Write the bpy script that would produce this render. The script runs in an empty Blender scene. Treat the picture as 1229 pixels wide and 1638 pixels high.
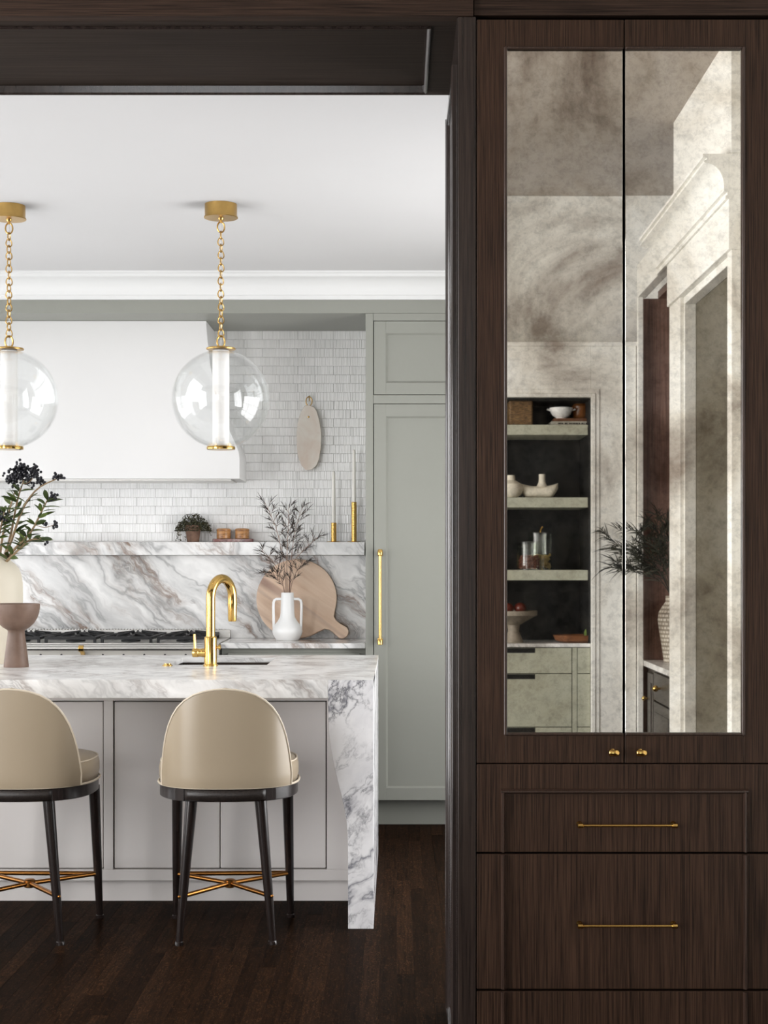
import bpy, bmesh, math, random
from mathutils import Vector, Matrix, noise as mnoise
random.seed(11)
SC = bpy.context.scene
COL = SC.collection
PI = math.pi

# ------------------------------------------------------------------ camera, world, lights, exposure
F, CX, CY, EYE = 2500.0, 635.0, 897.0, 1.352      # focal length and principal point of the 1229x1638 frame, eye height
cam = bpy.data.cameras.new('camera'); cam_o = bpy.data.objects.new('camera', cam); COL.objects.link(cam_o)
cam_o.location = (0, 0, EYE); cam_o.rotation_euler = (PI / 2, 0, 0)
cam.sensor_fit = 'HORIZONTAL'; cam.sensor_width = 36.0; cam.lens = 36.0 * F / 1229.0
cam.shift_x = (614.5 - CX) / 1229.0; cam.shift_y = (CY - 819.0) / 1229.0
cam.clip_start = 0.02
SC.camera = cam_o

w = bpy.data.worlds.new('daylight'); SC.world = w; w.use_nodes = True
bg = w.node_tree.nodes['Background']; bg.inputs['Color'].default_value = (0.86, 0.93, 1.0, 1); bg.inputs['Strength'].default_value = 1.6

def area(name, loc, rot, sx, sy, watt, col):
    l = bpy.data.lights.new(name, 'AREA'); l.shape = 'RECTANGLE'; l.size = sx; l.size_y = sy
    l.energy = watt; l.color = col
    o = bpy.data.objects.new(name, l); COL.objects.link(o); o.location = loc; o.rotation_euler = rot
    return o
# daylight standing outside each window of the two rooms; the rear one is added fill
area('daylight_front_room', (-3.55, 2.45, 1.60), (0, -PI / 2, 0), 3.0, 2.9, 258, (1.0, 0.985, 0.98))
area('daylight_kitchen_left', (-3.55, 6.35, 1.20), (0, -PI / 2, 0), 2.2, 2.9, 56, (1.0, 0.985, 0.98))
area('daylight_kitchen_right', (1.67, 6.0, 1.20), (0, PI / 2, 0), 2.0, 2.0, 84, (1.0, 0.985, 0.98))
area('added_rear_fill', (-1.45, -3.5, 1.75), (PI / 2, 0, 0), 2.5, 2.4, 45, (1.0, 0.985, 0.98))  # fill light added from behind to brighten hutch, stool and island fronts

SC.view_settings.view_transform = 'Standard'; SC.view_settings.look = 'None'
SC.view_settings.exposure = 0.35; SC.view_settings.gamma = 1.0; SC.view_settings.use_curve_mapping = False
SC.cycles.use_denoising = True
SC.cycles.max_bounces = 10; SC.cycles.diffuse_bounces = 6; SC.cycles.glossy_bounces = 5
SC.cycles.transparent_max_bounces = 16; SC.cycles.sample_clamp_indirect = 6.0
SC.cycles.caustics_reflective = False; SC.cycles.caustics_refractive = False

def X(px, Y): return (px - CX) * Y / F            # measured photo column -> metres at distance Y
def Z(py, Y): return EYE + (CY - py) * Y / F      # measured photo row -> height at distance Y

# ------------------------------------------------------------------ materials
def lin(r, g, b):
    f = lambda c: (c / 255 / 12.92) if c / 255 <= 0.04045 else ((c / 255 + 0.055) / 1.055) ** 2.4
    return (f(r), f(g), f(b), 1.0)

class N:
    def __init__(s, name):
        s.m = bpy.data.materials.new(name); s.m.use_nodes = True
        s.t = s.m.node_tree; s.n = s.t.nodes; s.b = s.n['Principled BSDF']; s.out = s.n['Material Output']
    def node(s, typ, **kw):
        n = s.n.new(typ)
        for k, v in kw.items(): setattr(n, k, v)
        return n
    def link(s, a, b): s.t.links.new(a, b)
    def setb(s, **kw):
        for k, v in kw.items():
            s.b.inputs[k.replace('_', ' ')].default_value = v
        return s
    def coord(s, scale=(1, 1, 1), rot=(0, 0, 0), rand=False):
        tc = s.node('ShaderNodeTexCoord'); src = tc.outputs['Object']
        if rand:
            oi = s.node('ShaderNodeObjectInfo'); gi = s.node('ShaderNodeNewGeometry')
            ad = s.math('ADD', oi.outputs['Random'], gi.outputs['Random Per Island'])
            mu = s.math('MULTIPLY', ad, 37.0)
            va = s.node('ShaderNodeVectorMath', operation='ADD'); s.link(src, va.inputs[0]); s.link(mu, va.inputs[1]); src = va.outputs[0]
        mp = s.node('ShaderNodeMapping'); s.link(src, mp.inputs['Vector'])
        mp.inputs['Scale'].default_value = scale; mp.inputs['Rotation'].default_value = rot
        return mp.outputs['Vector']
    def math(s, op, a, b=None):
        n = s.node('ShaderNodeMath', operation=op)
        for i, v in enumerate((a, b)):
            if v is None: continue
            if isinstance(v, (int, float)): n.inputs[i].default_value = v
            else: s.link(v, n.inputs[i])
        return n.outputs[0]
    def noise(s, vec, scale, detail=4, rough=0.55, dist=0.0, col=False):
        n = s.node('ShaderNodeTexNoise'); s.link(vec, n.inputs['Vector'])
        n.inputs['Scale'].default_value = scale; n.inputs['Detail'].default_value = detail
        n.inputs['Roughness'].default_value = rough; n.inputs['Distortion'].default_value = dist
        return n.outputs['Color'] if col else n.outputs['Fac']
    def ramp(s, fac, stops, interp='LINEAR'):
        n = s.node('ShaderNodeValToRGB'); s.link(fac, n.inputs['Fac']); cr = n.color_ramp; cr.interpolation = interp
        while len(cr.elements) < len(stops): cr.elements.new(0.5)
        for e, (p, c) in zip(cr.elements, stops):
            e.position = p; e.color = c if len(c) == 4 else (*c, 1)
        return n.outputs['Color']
    def mix(s, fac, a, b, blend='MIX'):
        n = s.node('ShaderNodeMix', data_type='RGBA', blend_type=blend)
        for i, v in ((0, fac), (6, a), (7, b)):
            if isinstance(v, (int, float)): n.inputs[i].default_value = v
            elif isinstance(v, tuple): n.inputs[i].default_value = v
            else: s.link(v, n.inputs[i])
        return n.outputs[2]
    def base(s, c): s.link(c, s.b.inputs['Base Color']); return s
    def bump(s, h, strength, dist=0.002):
        n = s.node('ShaderNodeBump'); s.link(h, n.inputs['Height'])
        n.inputs['Strength'].default_value = strength; n.inputs['Distance'].default_value = dist
        s.link(n.outputs['Normal'], s.b.inputs['Normal']); return s
G = lambda v: (v, v, v, 1)

def paint(name, rgb, rough=0.45, var=0.03, spec=0.5):
    k = N(name); c = lin(*rgb)
    n = k.noise(k.coord(), 1.7, 3)
    k.base(k.ramp(n, [(0.3, tuple(v * (1 - var) for v in c[:3])), (0.7, tuple(min(1, v * (1 + var)) for v in c[:3]))]))
    f = k.noise(k.coord(), 240, 2); k.bump(f, 0.06, 0.0005)
    k.setb(Roughness=rough); k.b.inputs['Specular IOR Level'].default_value = spec
    return k.m

def wood(name, dark, light, axis='Z', rough=0.4, fine=170, stretch=0.02, rand=False, pores=0.35, spec=0.5, figure=0.0, sheen=None):
    k = N(name); s = [1, 1, 1]; s['XYZ'.index(axis)] = stretch
    v = k.coord(tuple(s), rand=rand)
    g = k.noise(v, fine, 4, 0.65)
    big = k.noise(k.coord(tuple(0.5 if c == stretch else 1 for c in s), rand=rand), 5, 3)
    c = k.ramp(g, [(0.32, lin(*dark)), (0.68, lin(*light))])
    c = k.mix(k.math('MULTIPLY', big, 0.7), c, k.mix(1.0, c, G(0.62), 'MULTIPLY'))
    if figure:
        s2 = [1, 1, 1]; s2['XYZ'.index(axis)] = 0.3
        fl = k.noise(k.coord(tuple(s2), rand=rand), 110, 3, 0.6, 1.6)
        c = k.mix(k.ramp(fl, [(0.54, G(0)), (0.64, G(figure))]), c, tuple(min(1, x * 2.1) for x in lin(*light)[:3]) + (1,))
    if rand:
        oi = k.node('ShaderNodeObjectInfo'); gi = k.node('ShaderNodeNewGeometry')
        r = k.math('FRACT', k.math('ADD', oi.outputs['Random'], gi.outputs['Random Per Island']))
        c = k.mix(1.0, c, k.ramp(r, [(0, G(0.55)), (1, G(1.35))]), 'MULTIPLY')
    k.base(c); k.bump(g, pores, 0.0008); k.setb(Roughness=rough); k.b.inputs['Specular IOR Level'].default_value = spec
    if sheen:   # oiled, open-grained surface: diffuse with a weak soft gloss
        nrm = k.b.inputs['Normal'].links[0].from_socket
        d = k.node('ShaderNodeBsdfDiffuse'); k.link(c, d.inputs['Color']); k.link(nrm, d.inputs['Normal'])
        g_ = k.node('ShaderNodeBsdfGlossy'); g_.inputs['Roughness'].default_value = rough; k.link(nrm, g_.inputs['Normal'])
        lw = k.node('ShaderNodeLayerWeight'); lw.inputs['Blend'].default_value = 0.5
        f = k.math('ADD', k.math('MULTIPLY', k.math('POWER', lw.outputs['Facing'], 5.0), sheen[1]), sheen[0])
        ms = k.node('ShaderNodeMixShader'); k.link(f, ms.inputs['Fac']); k.link(d.outputs[0], ms.inputs[1]); k.link(g_.outputs[0], ms.inputs[2]); k.link(ms.outputs[0], k.out.inputs['Surface'])
    return k.m

def metal(name, rgb, rough=0.22, var=0.06):
    k = N(name); c = lin(*rgb); n = k.noise(k.coord(), 60, 3)
    k.base(k.ramp(n, [(0.3, tuple(x * (1 - var) for x in c[:3])), (0.7, c)])); k.setb(Metallic=1.0, Roughness=rough)
    return k.m

def marble(name, rot, stretch, white, grey, brown, dark=0.8, cloud=0.5, scale=1.0, rough=0.16, brownish=0.5, thin=0.03):
    k = N(name)
    raw = k.coord(); wob = k.noise(raw, 2.3 * scale, 4, col=True)
    sub = k.node('ShaderNodeVectorMath', operation='SUBTRACT'); k.link(wob, sub.inputs[0]); sub.inputs[1].default_value = (0.5, 0.5, 0.5)
    sc_ = k.node('ShaderNodeVectorMath', operation='SCALE'); k.link(sub.outputs[0], sc_.inputs[0]); sc_.inputs['Scale'].default_value = 0.30 / scale
    ad = k.node('ShaderNodeVectorMath', operation='ADD'); k.link(raw, ad.inputs[0]); k.link(sc_.outputs[0], ad.inputs[1])
    r1 = k.node('ShaderNodeMapping'); k.link(ad.outputs[0], r1.inputs['Vector']); r1.inputs['Rotation'].default_value = rot
    r2 = k.node('ShaderNodeMapping'); k.link(r1.outputs[0], r2.inputs['Vector']); r2.inputs['Scale'].default_value = stretch
    v = r2.outputs[0]
    def vein(sc, width, detail=5, rough_=0.55, seed=0.0):
        mp = k.node('ShaderNodeMapping'); k.link(v, mp.inputs['Vector']); mp.inputs['Location'].default_value = (seed, seed * 1.7, seed * 0.6)
        n = k.noise(mp.outputs[0], sc, detail, rough_)
        a = k.math('ABSOLUTE', k.math('SUBTRACT', n, 0.5))
        return k.ramp(a, [(0.0, G(1)), (width, G(0.35)), (width * 3.2, G(0))])
    mask = k.ramp(k.noise(v, 1.5 * scale, 2), [(0.40, G(0)), (0.60, G(1))])
    clouds = k.ramp(k.noise(v, 2.6 * scale, 6, 0.62), [(0.42, G(0)), (0.72, G(cloud))])
    c = k.mix(clouds, lin(*white), lin(*grey))
    v1 = k.math('MULTIPLY', vein(1.5 * scale, thin, seed=3.1), dark)
    c = k.mix(v1, c, tuple(x * 0.75 for x in lin(*grey)[:3]) + (1,))
    v2 = k.math('MULTIPLY', k.math('MULTIPLY', vein(2.6 * scale, thin * 0.8, 6, 0.6, 7.7), mask), dark)
    c = k.mix(v2, c, tuple(x * 0.42 for x in lin(*grey)[:3]) + (1,))
    v3 = k.math('MULTIPLY', k.math('MULTIPLY', vein(1.1 * scale, thin * 0.9, 7, 0.65, 12.3), mask), brownish)
    c = k.mix(v3, c, lin(*brown))
    k.base(c); k.setb(Roughness=rough)
    return k.m

M = {}
M['oak'] = wood('dark_oak_vertical', (28, 19, 14), (74, 54, 42), 'Z', 0.4, fine=330, stretch=0.016, sheen=(0.015, 0.15))
M['oak_bead'] = wood('dark_oak_bead', (34, 24, 20), (74, 56, 47), 'Z', 0.28, fine=330, stretch=0.016, pores=0.1, sheen=(0.05, 0.3))
M['oak_h'] = wood('dark_oak_horizontal', (28, 20, 16), (66, 50, 41), 'X', 0.4, fine=300, stretch=0.016, sheen=(0.015, 0.15))
M['oak_jamb'] = wood('dark_oak_lacquered', (28, 22, 20), (56, 46, 41), 'Z', 0.22, pores=0.12, spec=0.4)
M['oak_soffit'] = wood('dark_oak_soffit', (36, 29, 25), (54, 45, 39), 'X', 0.4, pores=0.1, sheen=(0.012, 0.12))
M['floor'] = wood('dark_oak_floor', (17, 10, 5), (44, 28, 17), 'Y', 0.3, fine=120, stretch=0.035, rand=True, pores=0.10, figure=0.7, sheen=(0.012, 0.06))
M['white'] = paint('white_plaster', (224, 223, 222), 0.6, 0.012)
M['ceil'] = paint('white_ceiling', (209, 208, 208), 0.7, 0.01)
M['crown'] = paint('white_trim', (224, 224, 223), 0.5, 0.01)
M['cream'] = paint('cream_wall', (236, 234, 228), 0.6, 0.03)
M['grey'] = paint('sage_grey_paint', (141, 142, 134), 0.42, 0.012)
M['island'] = paint('warm_grey_paint', (224, 219, 216), 0.42, 0.012)
M['panelgrey'] = paint('taupe_paint', (96, 90, 76), 0.5, 0.05)
M['palegreen'] = paint('pale_grey_green_paint', (178, 178, 160), 0.5, 0.03)
M['black'] = paint('black_interior', (9, 8, 7), 0.7, 0.1)
M['cabdark'] = paint('dark_brown_paint', (58, 50, 43), 0.4, 0.08)
M['bronzewall'] = wood('brown_panel', (100, 72, 60), (142, 108, 94), 'Z', 0.5)
M['gap'] = paint('shadow_gap', (14, 12, 11), 0.9, 0.05)
M['brass'] = metal('polished_brass', (224, 184, 108), 0.16)
M['brass_s'] = metal('satin_brass', (200, 163, 98), 0.30)
M['bronze'] = metal('bronze_brass', (170, 116, 58), 0.28)
M['steel'] = metal('brushed_steel', (216, 214, 210), 0.38)
M['darksteel'] = metal('sink_steel', (72, 64, 58), 0.35)
M['iron'] = paint('cast_iron', (24, 24, 26), 0.5, 0.2)
M['enamel'] = paint('cream_enamel', (236, 231, 222), 0.25, 0.01)
M['leather'] = paint('beige_leather', (162, 147, 125), 0.32, 0.03)
M['piping'] = paint('pale_beige_piping', (214, 201, 180), 0.4, 0.03)
M['ebony'] = wood('ebonised_wood', (20, 15, 14), (44, 34, 31), 'Z', 0.26, fine=120, pores=0.08)
M['porcelain'] = paint('white_porcelain', (243, 243, 242), 0.35, 0.01)
M['stoneware'] = paint('sand_stoneware', (222, 214, 196), 0.55, 0.06)
M['wax'] = paint('candle_wax', (244, 241, 233), 0.45, 0.01)
M['plum'] = marble('plum_marble', (0, 0, 0.5), (1, 1, 1), (122, 78, 74), (72, 40, 44), (190, 160, 150), 0.8, 0.8, 6)
M['marble'] = marble('calacatta_slab', (0, -0.72, 0), (0.55, 1.2, 2.6), (249, 248, 246), (178, 178, 178), (132, 106, 88), 0.8, 0.55, 1.15, 0.16, 0.95, 0.024)
M['marble_top'] = marble('calacatta_worktop', (0.0, -0.62, 0.25), (0.55, 1.6, 2.6), (249, 248, 246), (188, 186, 184), (120, 100, 88), 0.5, 0.25, 1.7, 0.30, 0.6)
M['marble_leg'] = marble('calacatta_leg', (0, 0.95, 0), (0.75, 1, 1.35), (247, 246, 247), (150, 150, 160), (74, 72, 86), 0.95, 0.3, 2.2, 0.16, 0.7, 0.013)

def terracotta():
    k = N('textured_terracotta'); n = k.noise(k.coord(), 9, 5)
    k.base(k.ramp(n, [(0.3, lin(98, 76, 63)), (0.7, lin(128, 104, 90))])); k.bump(k.noise(k.coord(), 420, 3), 0.5, 0.001); k.setb(Roughness=0.5); return k.m
M['terracotta'] = terracotta()
def claypot():
    k = N('aged_clay_pot'); n = k.noise(k.coord(), 30, 5)
    k.base(k.ramp(n, [(0.3, lin(84, 62, 50)), (0.7, lin(128, 98, 80))])); k.setb(Roughness=0.8); return k.m
M['clay'] = claypot()
def tile():
    k = N('ribbed_white_tile'); v = k.coord((1, 1, 0.04), rand=True)
    a = k.noise(v, 130, 2, 0.5); b = k.noise(k.coord((1, 1, 0.3), rand=True), 12, 2)
    oi = k.node('ShaderNodeObjectInfo')
    c = k.mix(1.0, k.ramp(b, [(0.3, lin(238, 238, 236)), (0.7, lin(249, 248, 247))]), k.ramp(oi.outputs['Random'], [(0, G(0.95)), (1, G(1.0))]), 'MULTIPLY')
    c = k.mix(1.0, c, k.ramp(a, [(0.35, G(0.97)), (0.6, G(1.0))]), 'MULTIPLY'); k.base(c); k.bump(a, 0.8, 0.006); k.setb(Roughness=0.14); return k.m  # groove shade between the ribs put into the colour, on top of the bump
M['tile'] = tile()
M['grout'] = paint('pale_grout', (222, 221, 218), 0.8, 0.02)
def boardwood():
    k = N('acacia_board')
    def two(s):
        m = k.node('ShaderNodeMapping'); k.link(k.coord((1, 1, 1), (0, -0.62, 0)), m.inputs['Vector']); m.inputs['Scale'].default_value = s; return m.outputs[0]
    n = k.noise(two((0.35, 1, 3.0)), 7, 5, 0.6, 0.6)
    st = k.ramp(k.noise(two((0.12, 1, 2.2)), 4.2, 2), [(0.55, G(0)), (0.64, G(0.75))])
    c = k.ramp(n, [(0.3, lin(214, 182, 156)), (0.7, lin(238, 214, 192))]); c = k.mix(st, c, lin(150, 116, 104))
    k.base(c); k.setb(Roughness=0.5); return k.m
M['board'] = boardwood()
def olivewood():
    k = N('striped_turned_wood'); n = k.noise(k.coord((0.4, 0.4, 2.5)), 22, 4, 0.6, 1.5)
    k.base(k.ramp(n, [(0.35, lin(110, 68, 36)), (0.5, lin(186, 134, 84)), (0.7, lin(208, 160, 108))])); k.setb(Roughness=0.32); return k.m
M['olive'] = olivewood()
def alabaster():
    k = N('alabaster'); n = k.noise(k.coord((1, 1, 0.8)), 7, 5, 0.6, 1.0)
    k.base(k.ramp(n, [(0.30, lin(240, 238, 236)), (0.66, lin(236, 232, 228)), (0.76, lin(196, 178, 168))])); k.setb(Roughness=0.3)
    k.b.inputs['Subsurface Weight'].default_value = 0.25; k.b.inputs['Subsurface Radius'].default_value = (0.02, 0.02, 0.02); return k.m
M['alabaster'] = alabaster()
def rosequartz():
    k = N('pink_onyx'); n = k.noise(k.coord(), 6, 5, 0.6, 0.8)
    k.base(k.ramp(n, [(0.35, lin(234, 228, 218)), (0.65, lin(222, 206, 192))])); k.setb(Roughness=0.35); return k.m
M['onyx'] = rosequartz()
def thinglass(name, tint=(1, 1, 1), f=0.10, rough=0.0):
    k = N(name); tr = k.node('ShaderNodeBsdfTransparent'); tr.inputs['Color'].default_value = (*tint, 1)
    gl = k.node('ShaderNodeBsdfGlossy'); gl.inputs['Roughness'].default_value = rough; gl.inputs['Color'].default_value = (1, 1, 1, 1)
    fr = k.node('ShaderNodeLayerWeight'); fr.inputs['Blend'].default_value = 0.5
    fac = k.math('ADD', k.math('MULTIPLY', k.math('POWER', fr.outputs['Facing'], 4.0), f * 4), 0.035)
    g = k.ramp(k.noise(k.coord(), 14, 2), [(0, G(0.98)), (1, G(1.0))])
    ms = k.node('ShaderNodeMixShader'); k.link(k.math('MINIMUM', fac, 0.9), ms.inputs['Fac'])
    k.link(g, gl.inputs['Color'])
    k.link(tr.outputs[0], ms.inputs[1]); k.link(gl.outputs[0], ms.inputs[2]); k.link(ms.outputs[0], k.out.inputs['Surface']); return k.m
M['glass'] = thinglass('clear_blown_glass', (0.985, 0.99, 0.99), 0.13)
M['pane'] = thinglass('window_glass', (1, 1, 1), 0.1)
M['jar'] = thinglass('jar_glass', (0.95, 0.96, 0.94), 0.2)
def lacquer():
    k = N('dark_lacquer'); n = k.noise(k.coord((1, 1, 0.05)), 60, 3)
    k.base(k.ramp(n, [(0.3, lin(30, 24, 22)), (0.7, lin(48, 40, 37))])); k.setb(Roughness=0.16); return k.m
M['lacquer'] = lacquer()
M['taupe_ceiling'] = paint('taupe_ceiling', (172, 163, 154), 0.7, 0.03)
def mirror():
    k = N('antiqued_mirror'); o = k.coord()
    big = k.noise(k.coord((1, 1, 1)), 2.4, 6, 0.62, 0.6); fine = k.noise(k.coord((1, 1, 1.2)), 26, 6, 0.7)
    sp = k.noise(o, 150, 3, 0.7)
    a = k.ramp(big, [(0.32, lin(164, 152, 141)), (0.45, lin(238, 233, 223)), (0.56, lin(255, 253, 247))])
    b = k.ramp(fine, [(0.28, G(0.78)), (0.50, G(1.0))])
    mot = k.noise(k.coord((1, 1, 1)), 70, 5, 0.75, 0.4)
    b = k.mix(1.0, b, k.ramp(mot, [(0.36, G(0.82)), (0.54, G(1.0))]), 'MULTIPLY')
    c = k.mix(1.0, a, b, 'MULTIPLY')
    k.base(c); k.setb(Metallic=1.0, Roughness=0.012)
    d = k.node('ShaderNodeBsdfDiffuse'); k.link(k.mix(1.0, c, lin(190, 182, 168), 'MULTIPLY'), d.inputs['Color'])
    fac = k.math('ADD', k.math('MULTIPLY', k.ramp(fine, [(0.45, G(0)), (0.75, G(1))]), 0.025), k.math('MULTIPLY', k.ramp(sp, [(0.66, G(0)), (0.70, G(1))]), 0.12))
    ms = k.node('ShaderNodeMixShader'); k.link(fac, ms.inputs['Fac']); k.link(k.b.outputs[0], ms.inputs[1]); k.link(d.outputs[0], ms.inputs[2])
    k.link(ms.outputs[0], k.out.inputs['Surface']); return k.m
M['mirror'] = mirror()
def leafm(name, a, b, rough=0.45):
    k = N(name); oi = k.node('ShaderNodeNewGeometry'); o2 = k.node('ShaderNodeObjectInfo')
    r = k.math('FRACT', k.math('ADD', oi.outputs['Random Per Island'], o2.outputs['Random']))
    k.base(k.ramp(r, [(0, lin(*a)), (1, lin(*b))])); k.setb(Roughness=rough); return k.m
M['leaf'] = leafm('olive_green_leaf', (38, 52, 22), (88, 104, 48), 0.35)
M['twig'] = leafm('tan_twig', (120, 98, 70), (140, 118, 88), 0.6)
M['twig_p'] = leafm('pink_tan_twig', (140, 112, 98), (164, 138, 122), 0.6)
M['berry'] = leafm('black_berry', (16, 16, 22), (30, 29, 38), 0.3)
M['feather'] = leafm('dark_feather_leaf', (30, 24, 24), (60, 49, 38), 0.5)
M['herb'] = leafm('dark_herb_leaf', (40, 42, 26), (74, 72, 44), 0.5)
M['darkleaf'] = leafm('dark_reed_leaf', (26, 27, 22), (62, 62, 46), 0.5)
M['weave'] = wood('woven_raffia_black', (12, 10, 10), (60, 52, 48), 'X', 0.4, fine=300, stretch=0.5, pores=1.0)
M['basket'] = wood('woven_basket', (70, 50, 30), (150, 116, 74), 'X', 0.7, fine=140, stretch=0.3, pores=1.0)
M['amber'] = paint('amber_glaze', (126, 76, 34), 0.3, 0.1)
M['paper'] = paint('book_cover', (188, 184, 172), 0.6, 0.05)
M['beans'] = leafm('red_beans', (86, 44, 34), (140, 84, 60), 0.5)
M['pasta'] = leafm('dry_pasta', (190, 158, 90), (216, 190, 124), 0.5)
M['apple_g'] = paint('green_fruit', (106, 124, 62), 0.35, 0.15)
M['apple_r'] = paint('red_fruit', (96, 38, 28), 0.35, 0.15)
M['treen'] = wood('brown_treen', (92, 54, 30), (140, 90, 54), 'X', 0.45, fine=60)
M['ink'] = paint('dark_lettering', (52, 50, 47), 0.6, 0.02)
def carved():
    k = N('carved_white_ceramic'); b = k.node('ShaderNodeTexBrick'); tc = k.node('ShaderNodeTexCoord')
    k.link(tc.outputs['UV'], b.inputs['Vector']); b.inputs['Scale'].default_value = 6
    b.inputs['Color1'].default_value = lin(228, 222, 210); b.inputs['Color2'].default_value = lin(214, 206, 192); b.inputs['Mortar'].default_value = lin(150, 140, 126)
    b.inputs['Mortar Size'].default_value = 0.06
    k.base(b.outputs['Color']); k.setb(Roughness=0.6); return k.m
M['carved'] = carved()

# ------------------------------------------------------------------ mesh helpers
def nb(): return bmesh.new()
def box(bm, x0, x1, y0, y1, z0, z1):
    v = [bm.verts.new((x, y, z)) for x in (x0, x1) for y in (y0, y1) for z in (z0, z1)]
    for f in ((0, 1, 3, 2), (4, 6, 7, 5), (0, 4, 5, 1), (2, 3, 7, 6), (0, 2, 6, 4), (1, 5, 7, 3)): bm.faces.new([v[i] for i in f])
    return bm
def prism(bm, pts, axis, lo, hi):
    def mk3(p, t): return {'X': (t, p[0], p[1]), 'Y': (p[0], t, p[1]), 'Z': (p[0], p[1], t)}[axis]
    a = [bm.verts.new(mk3(p, lo)) for p in pts]; b = [bm.verts.new(mk3(p, hi)) for p in pts]; n = len(pts)
    for i in range(n): bm.faces.new([a[i], a[(i + 1) % n], b[(i + 1) % n], b[i]])
    bm.faces.new(a[::-1]); bm.faces.new(b); return bm
def lathe(bm, prof, c=(0, 0, 0), seg=32, axis='Z', cap=True):
    rings = []
    for r, h in prof:
        ring = []
        for i in range(seg):
            t = 2 * PI * i / seg; a, b = r * math.cos(t), r * math.sin(t)
            p = {'Z': (a, b, h), 'Y': (a, h, b), 'X': (h, a, b)}[axis]
            ring.append(bm.verts.new((c[0] + p[0], c[1] + p[1], c[2] + p[2])))
        rings.append(ring)
    for q, r in zip(rings, rings[1:]):
        for i in range(seg): bm.faces.new([q[i], q[(i + 1) % seg], r[(i + 1) % seg], r[i]])
    if cap: bm.faces.new(rings[0][::-1]); bm.faces.new(rings[-1])
    return bm
def tube(bm, pts, r, seg=10, closed=False, cap=True):
    pts = [Vector(p) for p in pts]; n = len(pts); rs = r if isinstance(r, (list, tuple)) else [r] * n
    rings = []; up = None
    for i, p in enumerate(pts):
        if closed: t = pts[(i + 1) % n] - pts[i - 1]
        else: t = pts[min(i + 1, n - 1)] - pts[max(i - 1, 0)]
        t.normalize()
        if up is None: up = Vector((0, 0, 1)) if abs(t.z) < 0.9 else Vector((1, 0, 0))
        u = (up - t * up.dot(t)); u.normalize(); up = u; s = t.cross(u)
        rings.append([bm.verts.new(p + (u * math.cos(2 * PI * k / seg) + s * math.sin(2 * PI * k / seg)) * rs[i]) for k in range(seg)])
    pr = list(zip(rings, rings[1:])) + ([(rings[-1], rings[0])] if closed else [])
    for q, s in pr:
        for k in range(seg): bm.faces.new([q[k], q[(k + 1) % seg], s[(k + 1) % seg], s[k]])
    if cap and not closed: bm.faces.new(rings[0][::-1]); bm.faces.new(rings[-1])
    return bm
def ball(bm, c, r, u=12, v=8, sc=(1, 1, 1)):
    m = Matrix.Translation(c) @ Matrix.Diagonal((r * sc[0], r * sc[1], r * sc[2], 1))
    bmesh.ops.create_uvsphere(bm, u_segments=u, v_segments=v, radius=1, matrix=m); return bm
def mk(name, bm, mat, parent=None, bevel=0.0, smooth=True, angle=35, seg=2, subd=0, local=False, loc=None):
    bmesh.ops.recalc_face_normals(bm, faces=bm.faces[:])
    me = bpy.data.meshes.new(name); bm.to_mesh(me); bm.free()
    o = bpy.data.objects.new(name, me); COL.objects.link(o)
    me.materials.append(M[mat] if isinstance(mat, str) else mat)
    finish(o, smooth, angle, bevel, seg, subd)
    if loc is not None: o.location = loc
    attach(o, parent, local); return o
def finish(o, smooth=True, angle=35, bevel=0.0, seg=2, subd=0):
    me = o.data
    if smooth:
        me.polygons.foreach_set('use_smooth', [True] * len(me.polygons)); me.set_sharp_from_angle(angle=math.radians(angle))
    if bevel:
        b = o.modifiers.new('bevel', 'BEVEL'); b.width = bevel; b.segments = seg; b.limit_method = 'ANGLE'; b.angle_limit = math.radians(35); b.harden_normals = True
    if subd:
        s = o.modifiers.new('subd', 'SUBSURF'); s.levels = subd; s.render_levels = subd
def world_loc(o):
    p = Vector(o.location)
    while o.parent is not None:
        p = p + o.matrix_parent_inverse.translation; o = o.parent; p = p + Vector(o.location)
    return p
def attach(o, parent, local=False):
    if parent is None: return
    o.parent = parent
    if not local: o.matrix_parent_inverse = Matrix.Translation(-world_loc(parent))
def tag(o, label=None, cat=None, group=None, kind=None):
    if label: o['label'] = label
    if cat: o['category'] = cat
    if group: o['group'] = group
    if kind: o['kind'] = kind
    return o
def thing(name, label, cat, loc=(0, 0, 0), group=None, kind=None):
    o = bpy.data.objects.new(name, None); COL.objects.link(o); o.location = loc; o.empty_display_size = 0.05
    return tag(o, label, cat, group, kind)
def struct(name, bm, mat, label=None, **kw):
    o = mk(name, bm, mat, **kw); return tag(o, label, None, None, 'structure')
def inst(src, parent, loc, rot=None, scale=None, name=None):
    c = src.copy(); COL.objects.link(c); c.parent = parent; c.matrix_parent_inverse = src.matrix_parent_inverse.copy(); c.location = loc
    if rot: c.rotation_euler = rot
    if scale: c.scale = scale
    return c

# ------------------------------------------------------------------ the setting: two rooms joined by an oak-lined opening
KC = 2.797          # kitchen ceiling
FC = 3.464          # front room ceiling
YW = 8.53           # kitchen back wall
LW, RW = -3.3, 1.42 # left and right walls
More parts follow.
